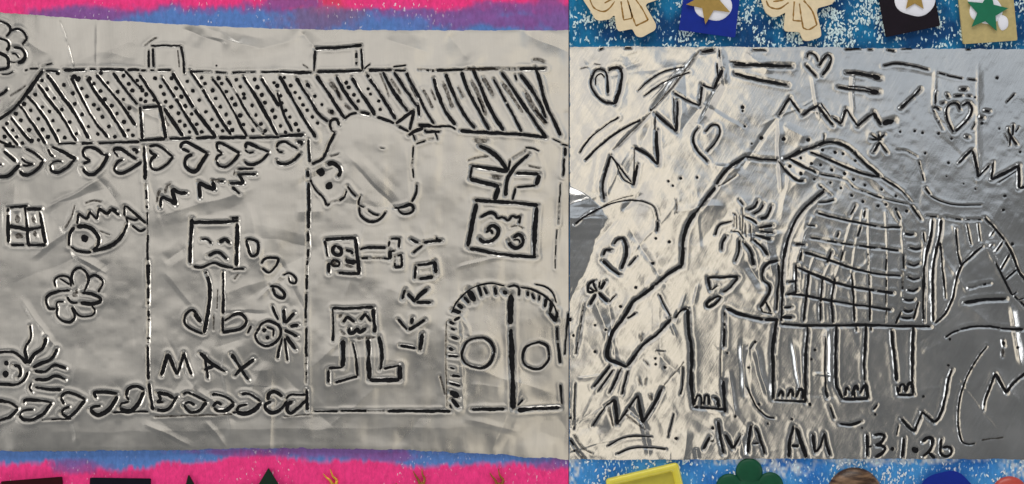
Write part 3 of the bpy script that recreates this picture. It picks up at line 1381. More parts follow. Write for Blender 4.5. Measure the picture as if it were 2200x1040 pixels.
def runs_of(st):
    kind, fl, w, pts = st
    if kind == 'd': return [np.array(pts)]
    if kind == 'l': rs = [resample('c', r) for r in corner_split(pts)]
    else: rs = [resample(kind, pts)]
    out = []
    for P in rs:                                   # a hand's tremble
        sd = rng.randint(0, 999)
        P = P + np.stack([vnoise(P[:, 0] + sd, P[:, 1], 16, 31), vnoise(P[:, 0], P[:, 1] + sd, 16, 32)], 1) * 0.7
        out.append(P)
    return out
ALL = [(sh, key, nm, un, [(st, runs_of(st)) for st in sts]) for sh, key, nm, un, sts in MOTIFS]

class Sheet:
    def __init__(s, x0, x1, ytop, ybot, step=1.6):
        s.x0, s.x1, s.step = x0, x1, step
        s.nx = int((x1 - x0) / step) + 1; s.ny = int((ybot(np.array([x0, x1])).max() - 0 - ytop(np.array([x0, x1])).min() + 60) / step)
        xs = np.linspace(x0, x1, s.nx); s.xs = xs
        s.T = ytop(xs); s.B = ybot(xs)
        v = np.linspace(0, 1, s.ny)[:, None]
        s.X = np.repeat(xs[None, :], s.ny, 0); s.Y = s.T[None] * (1 - v) + s.B[None] * v
        s.rim = np.zeros_like(s.X); s.gro = np.zeros_like(s.X); s.ink = np.zeros_like(s.X)
    def row(s, x, y):
        t = np.interp(x, s.xs, s.T); b = np.interp(x, s.xs, s.B); return (y - t) / (b - t) * (s.ny - 1)
    def window(s, P, m):
        i0 = max(0, int((P[:, 0].min() - m - s.x0) / s.step) - 1); i1 = min(s.nx, int((P[:, 0].max() + m - s.x0) / s.step) + 3)
        j = s.row(P[:, 0], P[:, 1]); k = m / s.step * 1.15 + 6
        j0 = max(0, int(j.min() - k)); j1 = min(s.ny, int(j.max() + k) + 1)
        return slice(j0, j1), slice(i0, i1)
    def dist(s, P, m):
        w = s.window(P, m)
        X = s.X[w]; Y = s.Y[w]; D = np.full(X.shape, 1e9)
        Q = P[::3] if len(P) > 4 else P
        if len(P) > 4: Q = np.vstack([Q, P[-1:]])
        if len(Q) == 1: return w, np.hypot(X - Q[0, 0], Y - Q[0, 1])
        for a, b in zip(Q[:-1], Q[1:]):
            ab = b - a; L = ab @ ab + 1e-9
            t = np.clip(((X - a[0]) * ab[0] + (Y - a[1]) * ab[1]) / L, 0, 1)
            D = np.minimum(D, (X - a[0] - t * ab[0]) ** 2 + (Y - a[1] - t * ab[1]) ** 2)
        return w, np.sqrt(D)
    def emboss(s, st, P, depth, rimh):
        kind, fl, w, _ = st
        ww = w * 2 if kind == 'd' else w
        for k in range(0, max(1, len(P) - 1), 24):          # short pieces keep the windows small
            Q = P[k:k + 26] if len(P) > 1 else P
            if len(Q) == 0: continue
            m = ww + 16
            win, D = s.dist(Q, m)
            f = 0.45 if 'f' in fl else (0.3 if kind == 'd' else min(1.0, 0.3 + w / 12.0))
            dp = min(5.2, 0.55 * ww) * depth * f
            sg = 0.45 * ww + 0.5
            if kind == 'e':
                s.rim[win] = np.maximum(s.rim[win], 3.0 * depth * np.exp(-(D / (0.8 * ww)) ** 2)); continue
            s.gro[win] = np.maximum(s.gro[win], dp * np.exp(-(D / sg) ** 2))
            s.rim[win] = np.maximum(s.rim[win], rimh * f * np.exp(-((D - ww * 0.85 - 1.0) / (3.0 + ww * 0.22)) ** 2))
            s.ink[win] = np.maximum(s.ink[win], (0.85 if 'f' not in fl else 0.4) * np.exp(-(D / (ww * 0.42 + 0.3)) ** 2))
    def crease(s, ax, ay, bx, by, amp, wid, skew=1.0):
        P = np.array([(ax, ay), (bx, by)], float)
        win, _ = s.window(P, wid * 1.3), None
        X = s.X[win]; Y = s.Y[win]; d = P[1] - P[0]; L = np.hypot(*d); d /= L
        t = ((X - ax) * d[0] + (Y - ay) * d[1]) / L; q = -(X - ax) * d[1] + (Y - ay) * d[0]
        q = q + 2.5 * vnoise(X, Y, 40, 77)
        env = np.clip(np.minimum(t, 1 - t) * 4 + 0.05, 0, 1); env = env * env * (3 - 2 * env)
        tent = np.clip(1 - np.where(q > 0, q / (wid * skew), -q / wid), 0, 1)
        s.H[win] += amp * env * tent ** 1.3
    def sample(s, P):
        x = np.clip((P[:, 0] - s.x0) / (s.x1 - s.x0) * (s.nx - 1), 0, s.nx - 1.001); y = np.clip(s.row(P[:, 0], P[:, 1]), 0, s.ny - 1.001)
        i = x.astype(int); j = y.astype(int); a = x - i; b = y - j; Z = s.Z
        return (Z[j, i] * (1 - a) + Z[j, i + 1] * a) * (1 - b) + (Z[j + 1, i] * (1 - a) + Z[j + 1, i + 1] * a) * b
    def build(s, name, mat, parent, edge):
        ny, nx = s.X.shape
        V = np.stack([(s.X - 1100) * U, (520 - s.Y) * U, s.Z * U], -1).reshape(-1, 3)
        ii = np.arange(ny * nx).reshape(ny, nx)
        F = np.stack([ii[:-1, :-1], ii[1:, :-1], ii[1:, 1:], ii[:-1, 1:]], -1).reshape(-1, 4)
        ring = np.concatenate([ii[0, :], ii[1:, -1], ii[-1, -2::-1], ii[-2:0:-1, 0]])
        Vb = V[ring].copy(); Vb[:, 2] = -0.5 * U; base = len(V); n = len(ring)
        k = np.arange(n)
        F = np.concatenate([F, np.stack([base + k, base + (k + 1) % n, base + n + (k + 1) % n, base + n + k], -1)])
        V = np.concatenate([V, V[ring], Vb])
        me = bpy.data.meshes.new(name)
        me.vertices.add(len(V)); me.vertices.foreach_set('co', V.astype(np.float32).ravel())
        me.loops.add(len(F) * 4); me.loops.foreach_set('vertex_index', F.astype(np.int32).ravel())
        me.polygons.add(len(F)); me.polygons.foreach_set('loop_start', np.arange(0, len(F) * 4, 4, dtype=np.int32))
        me.polygons.foreach_set('loop_total', np.full(len(F), 4, np.int32))
        me.update(calc_edges=True); me.validate()
        at = me.attributes.new('ink', 'FLOAT', 'POINT')
        at.data.foreach_set('value', np.concatenate([s.ink.ravel(), s.ink.ravel()[ring], s.ink.ravel()[ring]]).astype(np.float32))
        return link(name, me, mat, parent, smooth=True)

def interp_edge(pts, seed, rough):
    xs = [p[0] for p in pts]; ys = [p[1] for p in pts]
    return lambda x: np.interp(x, xs, ys) + rough * (vnoise(x, x * 0 + 3, 18, seed) + 0.6 * vnoise(x, x * 0 + 9, 5, seed + 1))

LT = [(-60, 22), (0, 27), (100, 35), (200, 42), (300, 47), (400, 53), (500, 58), (600, 62), (750, 65), (900, 66), (1222, 65)]
LB = [(-60, 970), (0, 969), (150, 968), (370, 967), (460, 965), (610, 963), (700, 963), (800, 965), (890, 968), (980, 972), (1070, 976), (1130, 982), (1222, 988)]
RT = [(1223, 100), (1720, 101), (1900, 104), (2250, 106)]
RB = [(1223, 988), (1560, 988), (1600, 986), (1900, 986), (2250, 987)]
SL = Sheet(-60, 1221.4, interp_edge(LT, 41, 1.0), interp_edge(LB, 43, 1.6))
SR = Sheet(1224.0, 2250, interp_edge(RT, 45, 1.2), interp_edge(RB, 47, 1.0))
SHEETS = {'L': SL, 'R': SR}; SL.inkw = 0.52; SR.inkw = 0.39

for sh, key, nm, un, sts in ALL:
    S = SHEETS[sh]
    for st, runs in sts:
        for P in runs: S.emboss(st, P, 0.38 if sh == 'L' else 0.28, 0.66 if sh == 'L' else 0.36)

def relief(S, sh):
    X, Y = S.X, S.Y
    H = np.zeros_like(X); S.H = H
    rs = np.random.RandomState(5 if sh == 'L' else 11)
    if sh == 'L':
        H += 3.6 * vnoise(X, Y, 240, 51) + 2.3 * vnoise(X + Y * 0.4, Y - X * 0.3, 110, 52) + 0.75 * vnoise(X, Y, 42, 53) + 0.16 * vnoise(X, Y, 15, 54)
        H += 0.5 * vnoise(X * 2.2, Y * 0.35, 50, 55)
        for _ in range(70):
            a = rs.uniform(0, math.pi); L = rs.uniform(50, 220); x = rs.uniform(-20, 1220); y = rs.uniform(70, 880)
            S.crease(x, y, x + L * math.cos(a), y + L * math.sin(a), rs.choice([-1, 1]) * rs.uniform(0.4, 1.6), rs.uniform(7, 30), rs.uniform(0.4, 2.5))
        for c in ((128, 38, 140, 95, -1.3, 5, 1), (140, 90, 158, 152, -1.5, 5, 1), (206, 45, 207, 150, 1.0, 6, 1), (385, 60, 500, 100, -3.6, 20, 1.6), (425, 72, 570, 106, 3.4, 22, 1.6), (640, 66, 690, 112, -3.0, 22, 1.4), (960, 72, 1010, 130, -2.0, 26, 1.2), (1110, 64, 1250, 125, -2.2, 26, 1.2), (540, 110, 660, 80, 2.0, 26, 1), (820, 80, 930, 118, 2.2, 30, 1.2), (20, 60, 110, 120, 2.0, 28, 1),
                  (470, 62, 520, 95, -1.2, 20, 1), (750, 345, 865, 465, -2.4, 20, 1.2), (735, 320, 850, 440, 1.8, 26, 1.5),
                  (60, 560, 170, 480, 1.5, 20, .6), (150, 540, 230, 590, 1.8, 16, .5), (205, 375, 260, 440, -1.5, 14, 1), (330, 470, 560, 400, 1.6, 26, 1),
                  (690, 250, 700, 440, -1.2, 20, 1), (870, 300, 880, 480, 1.2, 20, 1), (900, 470, 930, 590, 1.0, 22, 1), (40, 640, 130, 760, 1.4, 14, .7),
                  (0, 930, 1200, 915, 0.8, 30, 1), (300, 905, 420, 960, 1.0, 12, .6), (150, 880, 170, 960, .9, 10, 1), (440, 900, 490, 965, 1.0, 9, 1), (1000, 900, 1130, 930, .9, 12, 1)):
            S.crease(*c)
        # the bulging, almost flat-rubbed body of the drawn animal
        H += 3.0 * np.exp(-(((X - 800) / 85) ** 2 + ((Y - 330) / 80) ** 2) ** 2)
    else:
        wl = np.clip((1720 - X) / 350, 0.12, 1)
        H += 2.4 * vnoise(X, Y, 280, 61) + (0.5 + 1.0 * wl) * vnoise(X + Y * 0.3, Y, 105, 62) + (0.25 + 0.6 * wl) * vnoise(X, Y, 40, 63) + 0.18 * vnoise(X, Y, 13, 64)
        H += 0.5 * wl * np.abs(vnoise(X * 0.6 + Y, Y * 0.6 - X, 50, 65))
        for _ in range(90):
            a = rs.uniform(0, math.pi); L = rs.uniform(40, 200); x = 1230 + rs.uniform(0, 1) ** 1.5 * 950; y = rs.uniform(105, 985)
            k = 1.0 if x < 1750 else 0.45
            S.crease(x, y, x + L * math.cos(a), y + L * math.sin(a), k * rs.choice([-1, 1]) * rs.uniform(0.4, 1.5), rs.uniform(4, 18), rs.uniform(0.3, 3))
        for c in ((1505, 105, 1390, 245, -2.4, 8, 1), (1400, 240, 1310, 330, -2.0, 8, 1), (1548, 105, 1556, 190, 2.4, 14, .5), (1556, 165, 1500, 270, -3, 16, .5), (1672, 250, 1676, 420, 2.2, 12, .5),
                  (1600, 110, 1660, 160, 2, 20, 1), (1745, 160, 1760, 260, 1.6, 12, .6), (1830, 150, 1835, 250, 1.6, 7, 1), (1680, 270, 1735, 300, 2, 14, 2), (2008, 140, 2006, 240, 1.3, 8, 1),
                  (2100, 110, 2100, 420, 1.2, 14, .5), (1640, 480, 1660, 600, 2.2, 16, .7), (1600, 560, 1640, 620, -2.2, 14, 1), (1595, 720, 1600, 860, -3.0, 16, .6), (1620, 740, 1650, 860, 2.5, 14, .6),
                  (1700, 720, 1725, 850, -2.4, 12, .7), (1775, 700, 1778, 840, 2.4, 10, 1), (1565, 790, 1580, 900, 1.8, 10, 1), (1690, 420, 1780, 300, 2.4, 30, 1), (1740, 440, 1690, 640, 1.5, 18, 1),
                  (2170, 640, 2195, 800, 2.4, 14, .7), (2060, 640, 2130, 700, 1.2, 20, 1), (2130, 800, 2190, 860, 1.4, 26, 1), (1440, 455, 1560, 440, 1.8, 14, 1), (1450, 300, 1530, 200, -2, 22, 1),
                  (1340, 870, 1400, 930, -1.8, 9, 1), (1380, 900, 1395, 985, -1.8, 10, 1), (1495, 960, 1500, 990, -2, 10, 1), (1590, 930, 1600, 990, 1.6, 10, 1)):
            S.crease(*c)
        # a patch by the cut edge raised and tilted to mirror the dark surroundings
        xb = 1300 + 0 * Y
        xb = np.interp(Y, [400, 420, 445, 470, 500, 520, 545, 575, 600, 640], [1224, 1262, 1292, 1302, 1290, 1276, 1272, 1262, 1246, 1224]) + 3 * vnoise(Y, Y * 0 + 5, 9, 71)
        H += 0.22 * np.clip(xb - X, 0, 200)
    e = np.minimum(np.minimum((X - S.x0), (S.x1 - X)) + (200 if sh == 'L' else 25), np.minimum(Y - S.T[None], S.B[None] - Y))
    Z = FOIL_Z + H + S.rim - S.gro
    fall = np.clip(e / 9.0, 0, 1); fall = fall * (2 - fall)
    S.Z = np.maximum(0.45, 1.0 + (Z - 1.0) * (0.94 + 0.06 * fall))
relief(SL, 'L'); relief(SR, 'R')

# ------------------------------------------------------------------ ink meshes lying in the grooves
lift = [0]
def ink_mesh(S, sts):
    V = []; F = []
    for st, runs in sts:
        kind, fl, w, _ = st
        if kind == 'e': continue
        for P in runs:
            lift[0] = (lift[0] + 1) % 7; dz = 0.35 + 0.05 * lift[0]
            if kind == 'd':
                c = P[0]; n = 11; ph = rng.uniform(0, 6.28)
                rad = [w * rng.uniform(0.82, 1.15) for _ in range(n)]; b = len(V)
                q = [c] + [(c[0] + k * rad[i] * math.cos(ph + 6.2832 * i / n), c[1] + k * rad[i] * math.sin(ph + 6.2832 * i / n)) for k in (0.5, 1.0) for i in range(n)]
                z = S.sample(np.array(q)) + dz
                V += [(WX(p[0]), WY(p[1]), zz * U) for p, zz in zip(q, z)]
                for i in range(n):
                    j = (i + 1) % n
                    F.append((b, b + 1 + j, b + 1 + i)); F.append((b + 1 + i, b + 1 + j, b + 1 + n + j, b + 1 + n + i))
                continue
            if len(P) < 3: continue
            d = np.gradient(P, axis=0); d /= (np.hypot(d[:, 0], d[:, 1])[:, None] + 1e-9)
            N = np.stack([-d[:, 1], d[:, 0]], 1)
            s = np.r_[0, np.cumsum(np.hypot(*np.diff(P, axis=0).T))]; L = s[-1]; sd = rng.uniform(0, 5000)
            tap = np.minimum(1, np.minimum(s + 0.8, L - s + 0.8) / (w * 0.55)); tap = np.sqrt(np.clip(tap, 0.05, 1))
            wa = 0.86 + 0.24 * vnoise(s + sd, s * 0, 26, 81)
            l1 = 0.13 * vnoise(s + sd, s * 0, 4.5, 82); l2 = 0.13 * vnoise(s + sd + 700, s * 0, 4.5, 83)
            keep = np.ones(len(P), bool)
            if 'b' in fl: keep = (vnoise(s + sd, s * 0, 17, 84) + 0.5 * vnoise(s + sd, s * 0, 6, 85)) > -0.42
            elif L > 40: keep = (vnoise(s + sd, s * 0, 26, 86) + 0.35 * vnoise(s + sd, s * 0, 7, 85)) > -1.15
            hw = S.inkw * w * tap
            offs = (-1, -0.5, 0, 0.5, 1)
            rows = []
            for o in offs:
                k = hw * (wa + (l1 if o < 0 else l2)) * o
                Q = P + N * k[:, None]
                z = S.sample(Q) + dz * (0.6 if abs(o) == 1 else 1.0)
                rows.append(np.stack([(Q[:, 0] - 1100) * U, (520 - Q[:, 1]) * U, z * U], 1))
            b = len(V); n = len(P)
            for i in range(n):
                for r in rows: V.append(tuple(r[i]))
            for i in range(n - 1):
                if keep[i] and keep[i + 1]:
                    for k in range(4): F.append((b + i * 5 + k, b + i * 5 + k + 1, b + i * 5 + 6 + k, b + i * 5 + 5 + k))
    return V, F

def picture(name, S, sh, mat, label):
    root = empty(name, 0.5 * (S.x0 + S.x1), 520)
    tag(root, label, 'foil picture')
    S.root = root
    inv = -np.array(root.location)
    o = S.build('foil_sheet', mat, root, None); o.location = inv
    keys = {}
    for s_, key, nm, un, sts in ALL:
        if s_ != sh: continue
        dark = [q for q in sts if 'f' not in q[0][1]]; pale = [q for q in sts if 'f' in q[0][1]]
        par = keys.get(un)
        main = None
        for part, mt, n2 in ((dark, M_INK, nm), (pale, M_WASH, nm if not dark else 'worn_ink_and_shade')):
            if not part: continue
            V, F = ink_mesh(S, part)
            if not F: continue
            me = mesh(n2, V, F)
            if main is None:
                ob = link(n2, me, mt, par if par is not None else root)
                if par is None: ob.location = inv
                main = ob
            else:
                for one in part:
                    V, F = ink_mesh(S, [one])
                    if F: link('worn_ink_and_shade', mesh('worn_ink_and_shade', V, F), mt, main if par is None else par)
        if key and main is not None: keys[key] = main
    return root
PL = picture('embossed_foil_picture', SL, 'L', M_FOIL_L, 'silver foil sheet embossed with a house, striped roof, hearts and box figures in black ink')
PR = picture('embossed_foil_picture', SR, 'R', M_FOIL_R, 'silver foil sheet embossed with an elephant in a chequered blanket in black ink')

# ------------------------------------------------------------------ things glued along the card borders
def solid(pts, z0, z1, bev=1.5, inset_top=None):
    """rounded slab from an outline in px (z in px), with a bevelled top edge"""
    P = np.array(pts, float)
    a = 0.5 * np.sum(P[:, 0] * np.roll(P[:, 1], -1) - np.roll(P[:, 0], -1) * P[:, 1])
    if a > 0: P = P[::-1]                                   # px y runs down
    n = len(P)
    e1 = P - np.roll(P, 1, 0); e2 = np.roll(P, -1, 0) - P
    def nrm(e): q = np.stack([-e[:, 1], e[:, 0]], 1); return q / (np.hypot(q[:, 0], q[:, 1])[:, None] + 1e-9)
    N = nrm(e1) + nrm(e2); N /= (np.hypot(N[:, 0], N[:, 1])[:, None] + 1e-9)
    k = 1 / np.clip(np.sum(N * nrm(e1), 1), 0.5, 1)
    N = N * k[:, None]
    V = []; F = []
    rings = [(0, z0), (0, z1 - bev), (bev * 0.3, z1 - bev * 0.3), (bev, z1)]
    for off, z in rings:
        Q = P + N * off
        V += [(WX(x), WY(y), z * U) for x, y in Q]
    for r in range(len(rings) - 1):
        for i in range(n):
            j = (i + 1) % n; F.append((r * n + i, r * n + j, (r + 1) * n + j, (r + 1) * n + i))
    F.append(tuple(range((len(rings) - 1) * n, len(rings) * n))); F.append(tuple(range(n - 1, -1, -1)))
    return V, F
def rounded(pts, r=4, seg=4):
    P = np.array(pts, float); n = len(P); out = []
    for i in range(n):
        a = P[i - 1] - P[i]; b = P[(i + 1) % n] - P[i]; la = np.hypot(*a); lb = np.hypot(*b)
        q = min(r, la * 0.45, lb * 0.45); p0 = P[i] + a / la * q; p2 = P[i] + b / lb * q
        for t in np.linspace(0, 1, seg): out.append((1 - t) ** 2 * p0 + 2 * t * (1 - t) * P[i] + t * t * p2)
    return out
def smooth_loop(pts, n=5):
    P = np.array(pts, float); m = len(P); out = []
    for i in range(m):
        p0, p1, p2, p3 = P[i - 1], P[i], P[(i + 1) % m], P[(i + 2) % m]
        for t in np.arange(n) / n:
            out.append(0.5 * (2 * p1 + (p2 - p0) * t + (2 * p0 - 5 * p1 + 4 * p2 - p3) * t * t + (3 * p1 - p0 - 3 * p2 + p3) * t ** 3))
    return out
def put(name, VF, mat, root, cx=None, smooth=False):
    o = link(name, mesh(name, VF[0], [tuple(int(i) for i in f) for f in VF[1]]), mat, root, smooth=smooth)
    if root is not None: o.location = -root.location
    return o
def star_pts(cx, cy, R, a0, ratio=0.42):
    return [(cx + (R if k % 2 == 0 else R * ratio) * math.cos(math.radians(a0 + 36 * k)), cy + (R if k % 2 == 0 else R * ratio) * math.sin(math.radians(a0 + 36 * k))) for k in range(10)]
def dome(cx, cy, rx, ry, z0, h, wob=0.0, seed=1, p=1.0, nr=9, ns=36, lobes=None):
    r = np.random.RandomState(seed); ph = r.uniform(0, 6.28, 3)
    V = []; F = []
    for i in range(nr + 1):
        t = i / nr * math.pi / 2
        for k in range(ns):
            a = 2 * math.pi * k / ns
            q = 1 + wob * (math.sin(2 * a + ph[0]) + 0.6 * math.sin(3 * a + ph[1]) + 0.4 * math.sin(5 * a + ph[2]))
            if lobes: q *= lobes(a)
            c = math.cos(t) ** p
            V.append((WX(cx + rx * q * c * math.cos(a)), WY(cy + ry * q * c * math.sin(a)), (z0 + h * math.sin(t)) * U))
    for i in range(nr):
        for k in range(ns):
            j = (k + 1) % ns; F.append((i * ns + j, i * ns + k, (i + 1) * ns + k, (i + 1) * ns + j))
    F.append(tuple(range(ns)))
    return V, F
def groove_line(pts, w, z, kind='c'):
    """thin burnt line lying on a flat top"""
    P = resample(kind, pts); d = np.gradient(P, axis=0); d /= (np.hypot(d[:, 0], d[:, 1])[:, None] + 1e-9)
    N = np.stack([-d[:, 1], d[:, 0]], 1); s = np.arange(len(P)) * 2.0
    hw = 0.5 * w * (0.8 + 0.35 * vnoise(s + rng.uniform(0, 900), s * 0, 6, 90))
    V = []; F = []
    for o in (-1, 1):
        Q = P + N * (hw * o)[:, None]
        V += [(WX(x), WY(y), z * U) for x, y in Q]
    n = len(P)
    F = [(i, i + 1, n + i + 1, n + i) for i in range(n - 1)]
    return V, F
def join(parts):
    V = []; F = []
    for v, f in parts:
        b = len(V); V += list(v); F += [tuple(int(i) + b for i in q) for q in f]
    return V, F

M_WOOD = plain('pale_plywood', (0.80, 0.66, 0.44), 0.6, 0.3, var=0.08, nscale=300, bump=0.2)
M_BURN = plain('burnt_line', (0.30, 0.16, 0.035), 0.6, 0.3, var=0.3, nscale=900)
M_GLUE = plain('dried_glue', (0.86, 0.86, 0.93), 0.28, 0.5, var=0.03)
M_GOLD = plain('gold_card', (0.40, 0.26, 0.07), 0.45, 0.4, metal=0.25, var=0.1, nscale=600)
M_GREEN = plain('green_foil', (0.004, 0.16, 0.075), 0.35, 0.5, var=0.08)
M_SQBLUE = plain('blue_foam', (0.003, 0.022, 0.27), 0.55, 0.25, var=0.08)
M_SQBLACK = plain('black_foam', (0.008, 0.004, 0.009), 0.6, 0.2, var=0.2)
M_SQGOLD = plain('gold_foam', (0.50, 0.40, 0.17), 0.45, 0.5, var=0.1, nscale=500)

def bow(label, out, lines, group):
    xs = [p[0] for p in out]; ys = [p[1] for p in out]
    r = empty('wooden_bow', sum(xs) / len(xs), sum(ys) / len(ys)); tag(r, label, 'bow', group)
    put('bow_body', solid(rounded(out, 5, 4), -0.6, 14, 2.0), M_WOOD, r)
    for ln in lines: put('engraved_line', groove_line(ln, 3.7, 14.15), M_BURN, r)
def t16(*p): return [(1220 + x / 4.4, y / 4.4) for x, y in p]
def t17(*p): return [(1700 + x / 4.4, y / 4.4) for x, y in p]
bow('pale plywood bow with burnt outlines beside the blue square', [(1254, 0), (1272, 27), (1279, 41), (1288, 44), (1309, 41), (1316, 33), (1322, 33), (1325, 58), (1329, 67), (1359, 61), (1367, 77), (1377, 80), (1406, 64), (1407, 54),
     (1384, 14), (1388, 7), (1409, 0), (1420, -16), (1414, -45), (1392, -60), (1360, -48), (1340, -34), (1326, -36), (1298, -60), (1264, -58), (1246, -30)],
    [t16((205, 0), (245, 80), (330, 115), (390, 85), (440, 20)), t16((345, 35), (400, 5), (450, -20)), t16((500, 20), (512, 110), (525, 195)), t16((525, 195), (605, 178)), t16((605, 178), (585, 90), (560, 5)),
     t16((575, 50), (605, 150), (640, 250)), t16((640, 250), (755, 195)), t16((755, 195), (700, 90), (630, -10)), [(1262, -30), (1290, -46), (1320, -22)], [(1345, -22), (1385, -44), (1402, -20), (1370, -8)]], 'plywood bows')
bow('pale plywood bow with burnt outlines between the blue and black squares', [(1636, 0), (1645, 27), (1659, 37), (1672, 34), (1688, 25), (1684, 61), (1688, 67), (1718, 68), (1725, 86), (1734, 88), (1761, 79), (1760, 66), (1750, 23),
     (1755, 17), (1784, 9), (1791, 0), (1800, -22), (1790, -48), (1766, -58), (1735, -46), (1716, -34), (1702, -36), (1676, -58), (1644, -52), (1630, -25)],
    [t16((1868, 10), (1900, 70), (1990, 88), (2080, 30)), t16((1935, 20), (2010, 10), (2060, -15)), t17((22, 20), (15, 110), (10, 200)), t17((10, 200), (90, 205)), t17((70, 40), (85, 150), (105, 270)), t17((105, 270), (160, 285), (235, 240)),
     t17((235, 240), (190, 110), (110, 10)), [(1645, -20), (1675, -42), (1702, -18)], [(1722, -20), (1764, -40), (1782, -16), (1748, -6)]], 'plywood bows')

def star_tile(label, quad, tile_mat, glue, star, star_mat, zt=9):
    c = np.mean(np.array(quad, float), 0); r = empty('star_tile', c[0], c[1]); tag(r, label, 'star tile', 'foam squares with stars')
    put('foam_square', solid(rounded(quad, 2.5, 3), -0.6, zt, 1.2), tile_mat, r)
    for k, gq in enumerate(glue): put('glue_blob', dome(*gq, zt - 0.3, 3.2, 0.05, 5 + k, 0.55), M_GLUE, r, smooth=True)
    put('star', solid(star, zt + 1.6, zt + 5.2, 0.8), star_mat, r)
star_tile('blue foam square with a gold star and white glue', [(1469, -2), (1459, 64), (1578, 80), (1587, -2), (1594, -45), (1476, -58)], M_SQBLUE, [(1532, 11, 39, 36)], star_pts(1523, 4, 49, 100, 0.42), M_GOLD)
star_tile('black foam square with a small gold star on a round white glue blob', [(1890, 2), (1904, 79), (2018, 55), (2008, 2), (1996, -62), (1880, -38)], M_SQBLACK, [(1965, -3, 42, 41)], star_pts(1963, -6, 31, -90, 0.45), M_GOLD)
star_tile('gold foam square with a green star', [(2060, 0), (2070, 94), (2184, 86), (2176, 0), (2173, -26), (2057, -22)], M_SQGOLD, [(2118, 22, 34, 32), (2154, 49, 12, 16), (2096, 2, 17, 10)], star_pts(2118, 26, 45, -9, 0.44), M_GREEN, 8)

# yellow frame tile
r = empty('yellow_frame', 1397, 1089); tag(r, 'yellow plastic square frame with a sunk middle', 'frame')
M_YEL = plain('yellow_plastic', (0.76, 0.66, 0.07), 0.35, 0.5, coat=0.2, var=0.06)
M_YEL2 = plain('olive_yellow_plastic', (0.52, 0.45, 0.05), 0.4, 0.5, var=0.08)
q = np.array([(1300, 1030), (1456, 993), (1493, 1149), (1337, 1186)], float); cq = q.mean(0); qi = cq + (q - cq) * 0.80
put('sunk_panel', solid(rounded(cq + (q - cq) * 0.86, 3, 3), -0.6, 6, 0.8), M_YEL2, r)
A = np.array(rounded(q, 9, 5)); B = np.array(rounded(qi, 5, 5)); nA = len(A); V = []; F = []
for w_, z_ in ((0, -0.6), (0, 10), (0.12, 13.5), (0.35, 15), (0.62, 14.6), (0.85, 12.5), (1.0, 9), (1.06, 4)):
    V += [(WX(x), WY(y), z_ * U) for x, y in A * (1 - w_) + B * w_]
for k in range(7):
    for i_ in range(nA):
        j_ = (i_ + 1) % nA; F.append((k * nA + j_, k * nA + i_, (k + 1) * nA + i_, (k + 1) * nA + j_))
put('frame_border', (V, F), M_YEL, r, smooth=True)
# green flower button
r = empty('flower_button', 1612, 1060); tag(r, 'dark green plastic flower button', 'button')
M_GRB = plain('dark_green_plastic', (0.003, 0.075, 0.032), 0.5, 0.3, var=0.1)
for k in range(5):
    a = math.radians(-92 + 72 * k); put('petal', dome(1612 + 46 * math.cos(a), 1060 + 46 * math.sin(a), 29, 29, -0.6, 9, p=0.4, seed=k), M_GRB, r, smooth=True)
put('flower_middle', dome(1612, 1060, 36, 36, -0.6, 8.5, p=0.4), M_GRB, r, smooth=True)
# brown streaked wooden bead
def streak_wood():
    m, nt, b = new_mat('streaked_wood')
    tc = nd(nt, 'ShaderNodeTexCoord'); mp = nd(nt, 'ShaderNodeMapping'); nt.links.new(tc.outputs['Object'], mp.inputs['Vector'])
    mp.inputs['Rotation'].default_value = (0, 0, 0.25); mp.inputs['Scale'].default_value = (0.25, 1.6, 1)
    n = noise_node(nt, mp.outputs['Vector'], 330, 4, 0.6)
    r_ = ramp(nt, n.outputs['Fac'], 0.40, (0.045, 0.018, 0.006, 1), 0.74, (0.34, 0.20, 0.11, 1))
    nt.links.new(r_.outputs['Color'], b.inputs['Base Color']); b.inputs['Roughness'].default_value = 0.4
    return m
b_ = put('wooden_bead', dome(1837, 1065, 60, 60, -0.6, 26, p=0.8, ns=48), streak_wood(), None, smooth=True)
tag(b_, 'round brown bead with pale wood streaks', 'bead')
# dark blue button
r_hex = [(2028 + 66 * math.cos(math.radians(-68 + 60 * k)), 1070 + 62 * math.sin(math.radians(-75 + 60 * k))) for k in range(6)]
b_ = put('hexagon_button', solid(rounded(r_hex, 22, 6), -0.6, 13, 4.0), plain('dark_blue_plastic', (0.003, 0.02, 0.27), 0.45, 0.3, var=0.06), None)
tag(b_, 'dark blue rounded six-sided plastic button', 'button')
b_ = put('round_button', dome(2171, 1064, 40, 40, -0.6, 15, p=0.6, ns=40), plain('red_plastic', (0.52, 0.07, 0.05), 0.35, 0.5, var=0.06), None, smooth=True)
tag(b_, 'round red plastic button', 'button')
# dark squares and stars on the pink paint
M_MAR = plain('maroon_mirror', (0.03, 0.002, 0.004), 0.5, 0.15, var=0.2)
M_NAV = plain('black_mirror', (0.005, 0.005, 0.012), 0.5, 0.15, var=0.2)
b_ = put('mosaic_square', solid(rounded([(4, 1035), (132, 1025), (142, 1152), (14, 1162)], 2, 3), -0.6, 9, 1.2), M_MAR, None); tag(b_, 'very dark maroon glossy mosaic square on pink paint', 'tile', 'dark mosaic squares')
b_ = put('mosaic_square', solid(rounded([(195, 1027), (323, 1029), (321, 1157), (193, 1155)], 2, 3), -0.6, 9, 1.2), M_NAV, None); tag(b_, 'blue black glossy mosaic square on pink paint', 'tile', 'dark mosaic squares')
M_BST = plain('black_felt', (0.006, 0.010, 0.007), 0.5, 0.3, var=0.2); M_GST = plain('dark_green_felt', (0.004, 0.020, 0.010), 0.5, 0.3, var=0.2)
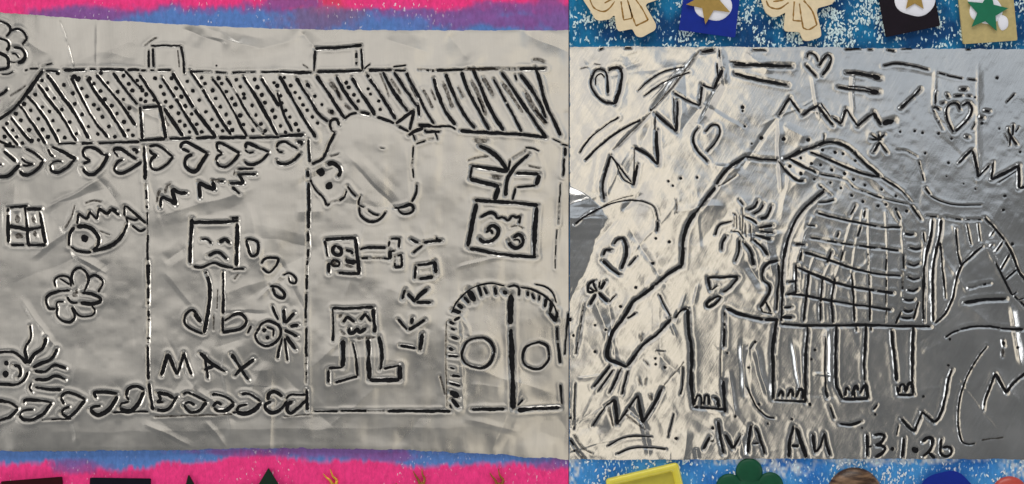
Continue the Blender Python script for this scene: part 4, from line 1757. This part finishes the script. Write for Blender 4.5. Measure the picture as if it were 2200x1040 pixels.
b_ = put('star_shape', solid(star_pts(414, 1084, 63, -98, 0.44), -0.6, 8, 1.0), M_BST, None); tag(b_, 'black star on pink paint next to the blue black square', 'star', 'dark stars')
b_ = put('star_shape', solid(star_pts(577, 1076, 69, -90, 0.56), -0.6, 8, 1.0), M_GST, None); tag(b_, 'black green star with broad points next to a gold sprig', 'star', 'dark stars')
# forked gold sprigs
def tube(pts, r0, r1, z):
    P = resample('c', pts, 2.0); n = len(P); d = np.gradient(P, axis=0); d /= (np.hypot(d[:, 0], d[:, 1])[:, None] + 1e-9)
    N = np.stack([-d[:, 1], d[:, 0]], 1); V = []; F = []; K = 8
    for i in range(n):
        rr = r0 + (r1 - r0) * i / (n - 1)
        for k in range(K):
            a = 2 * math.pi * k / K
            V.append((WX(P[i, 0] + N[i, 0] * rr * math.cos(a)), WY(P[i, 1] + N[i, 1] * rr * math.cos(a)), (z + rr * math.sin(a)) * U))
    for i in range(n - 1):
        for k in range(K):
            j = (k + 1) % K; F.append((i * K + k, i * K + j, (i + 1) * K + j, (i + 1) * K + k))
    F.append(tuple(range(K))); F.append(tuple(range(n * K - 1, (n - 1) * K - 1, -1)))
    return V, F
def sprig(label, mat, stem, prongs):
    r = empty('gold_sprig', *stem[-1]); tag(r, label, 'sprig', 'gold sprigs')
    put('stem', tube(stem, 5.0, 4.2, 4.0), mat, r, smooth=True)
    for p in prongs: put('prong', tube(p, 3.6, 1.0, 3.4), mat, r, smooth=True)
def t15(*p): return [(610 + x / 3.548, 860 + y / 3.548) for x, y in p]
M_AU1 = plain('bright_gold_wire', (0.75, 0.42, 0.05), 0.35, 0.6, metal=0.5, var=0.3, nscale=500)
M_AU2 = plain('brown_gold_wire', (0.36, 0.14, 0.03), 0.4, 0.6, metal=0.4, var=0.3, nscale=500)
sprig('bright yellow gold forked sprig beside the broad dark star', M_AU1, t15((395, 760), (385, 690), (378, 635)), [t15((372, 650), (350, 612), (322, 590), (298, 562)), t15((392, 660), (402, 612), (372, 580), (352, 528))])
sprig('brown gold forked sprig with a short third prong', M_AU2, t15((1050, 770), (1052, 700), (1050, 625)), [t15((1040, 650), (1022, 605), (1005, 580), (985, 542)), t15((1060, 650), (1072, 600), (1055, 565), (1052, 522)), t15((1040, 740), (940, 700), (880, 660), (852, 634))])
sprig('dark gold forked sprig beyond the three-pronged one', M_AU2, t15((1650, 770), (1645, 700), (1640, 630)), [t15((1628, 650), (1610, 610), (1590, 585), (1568, 555)), t15((1655, 650), (1672, 610), (1645, 575), (1635, 524))])
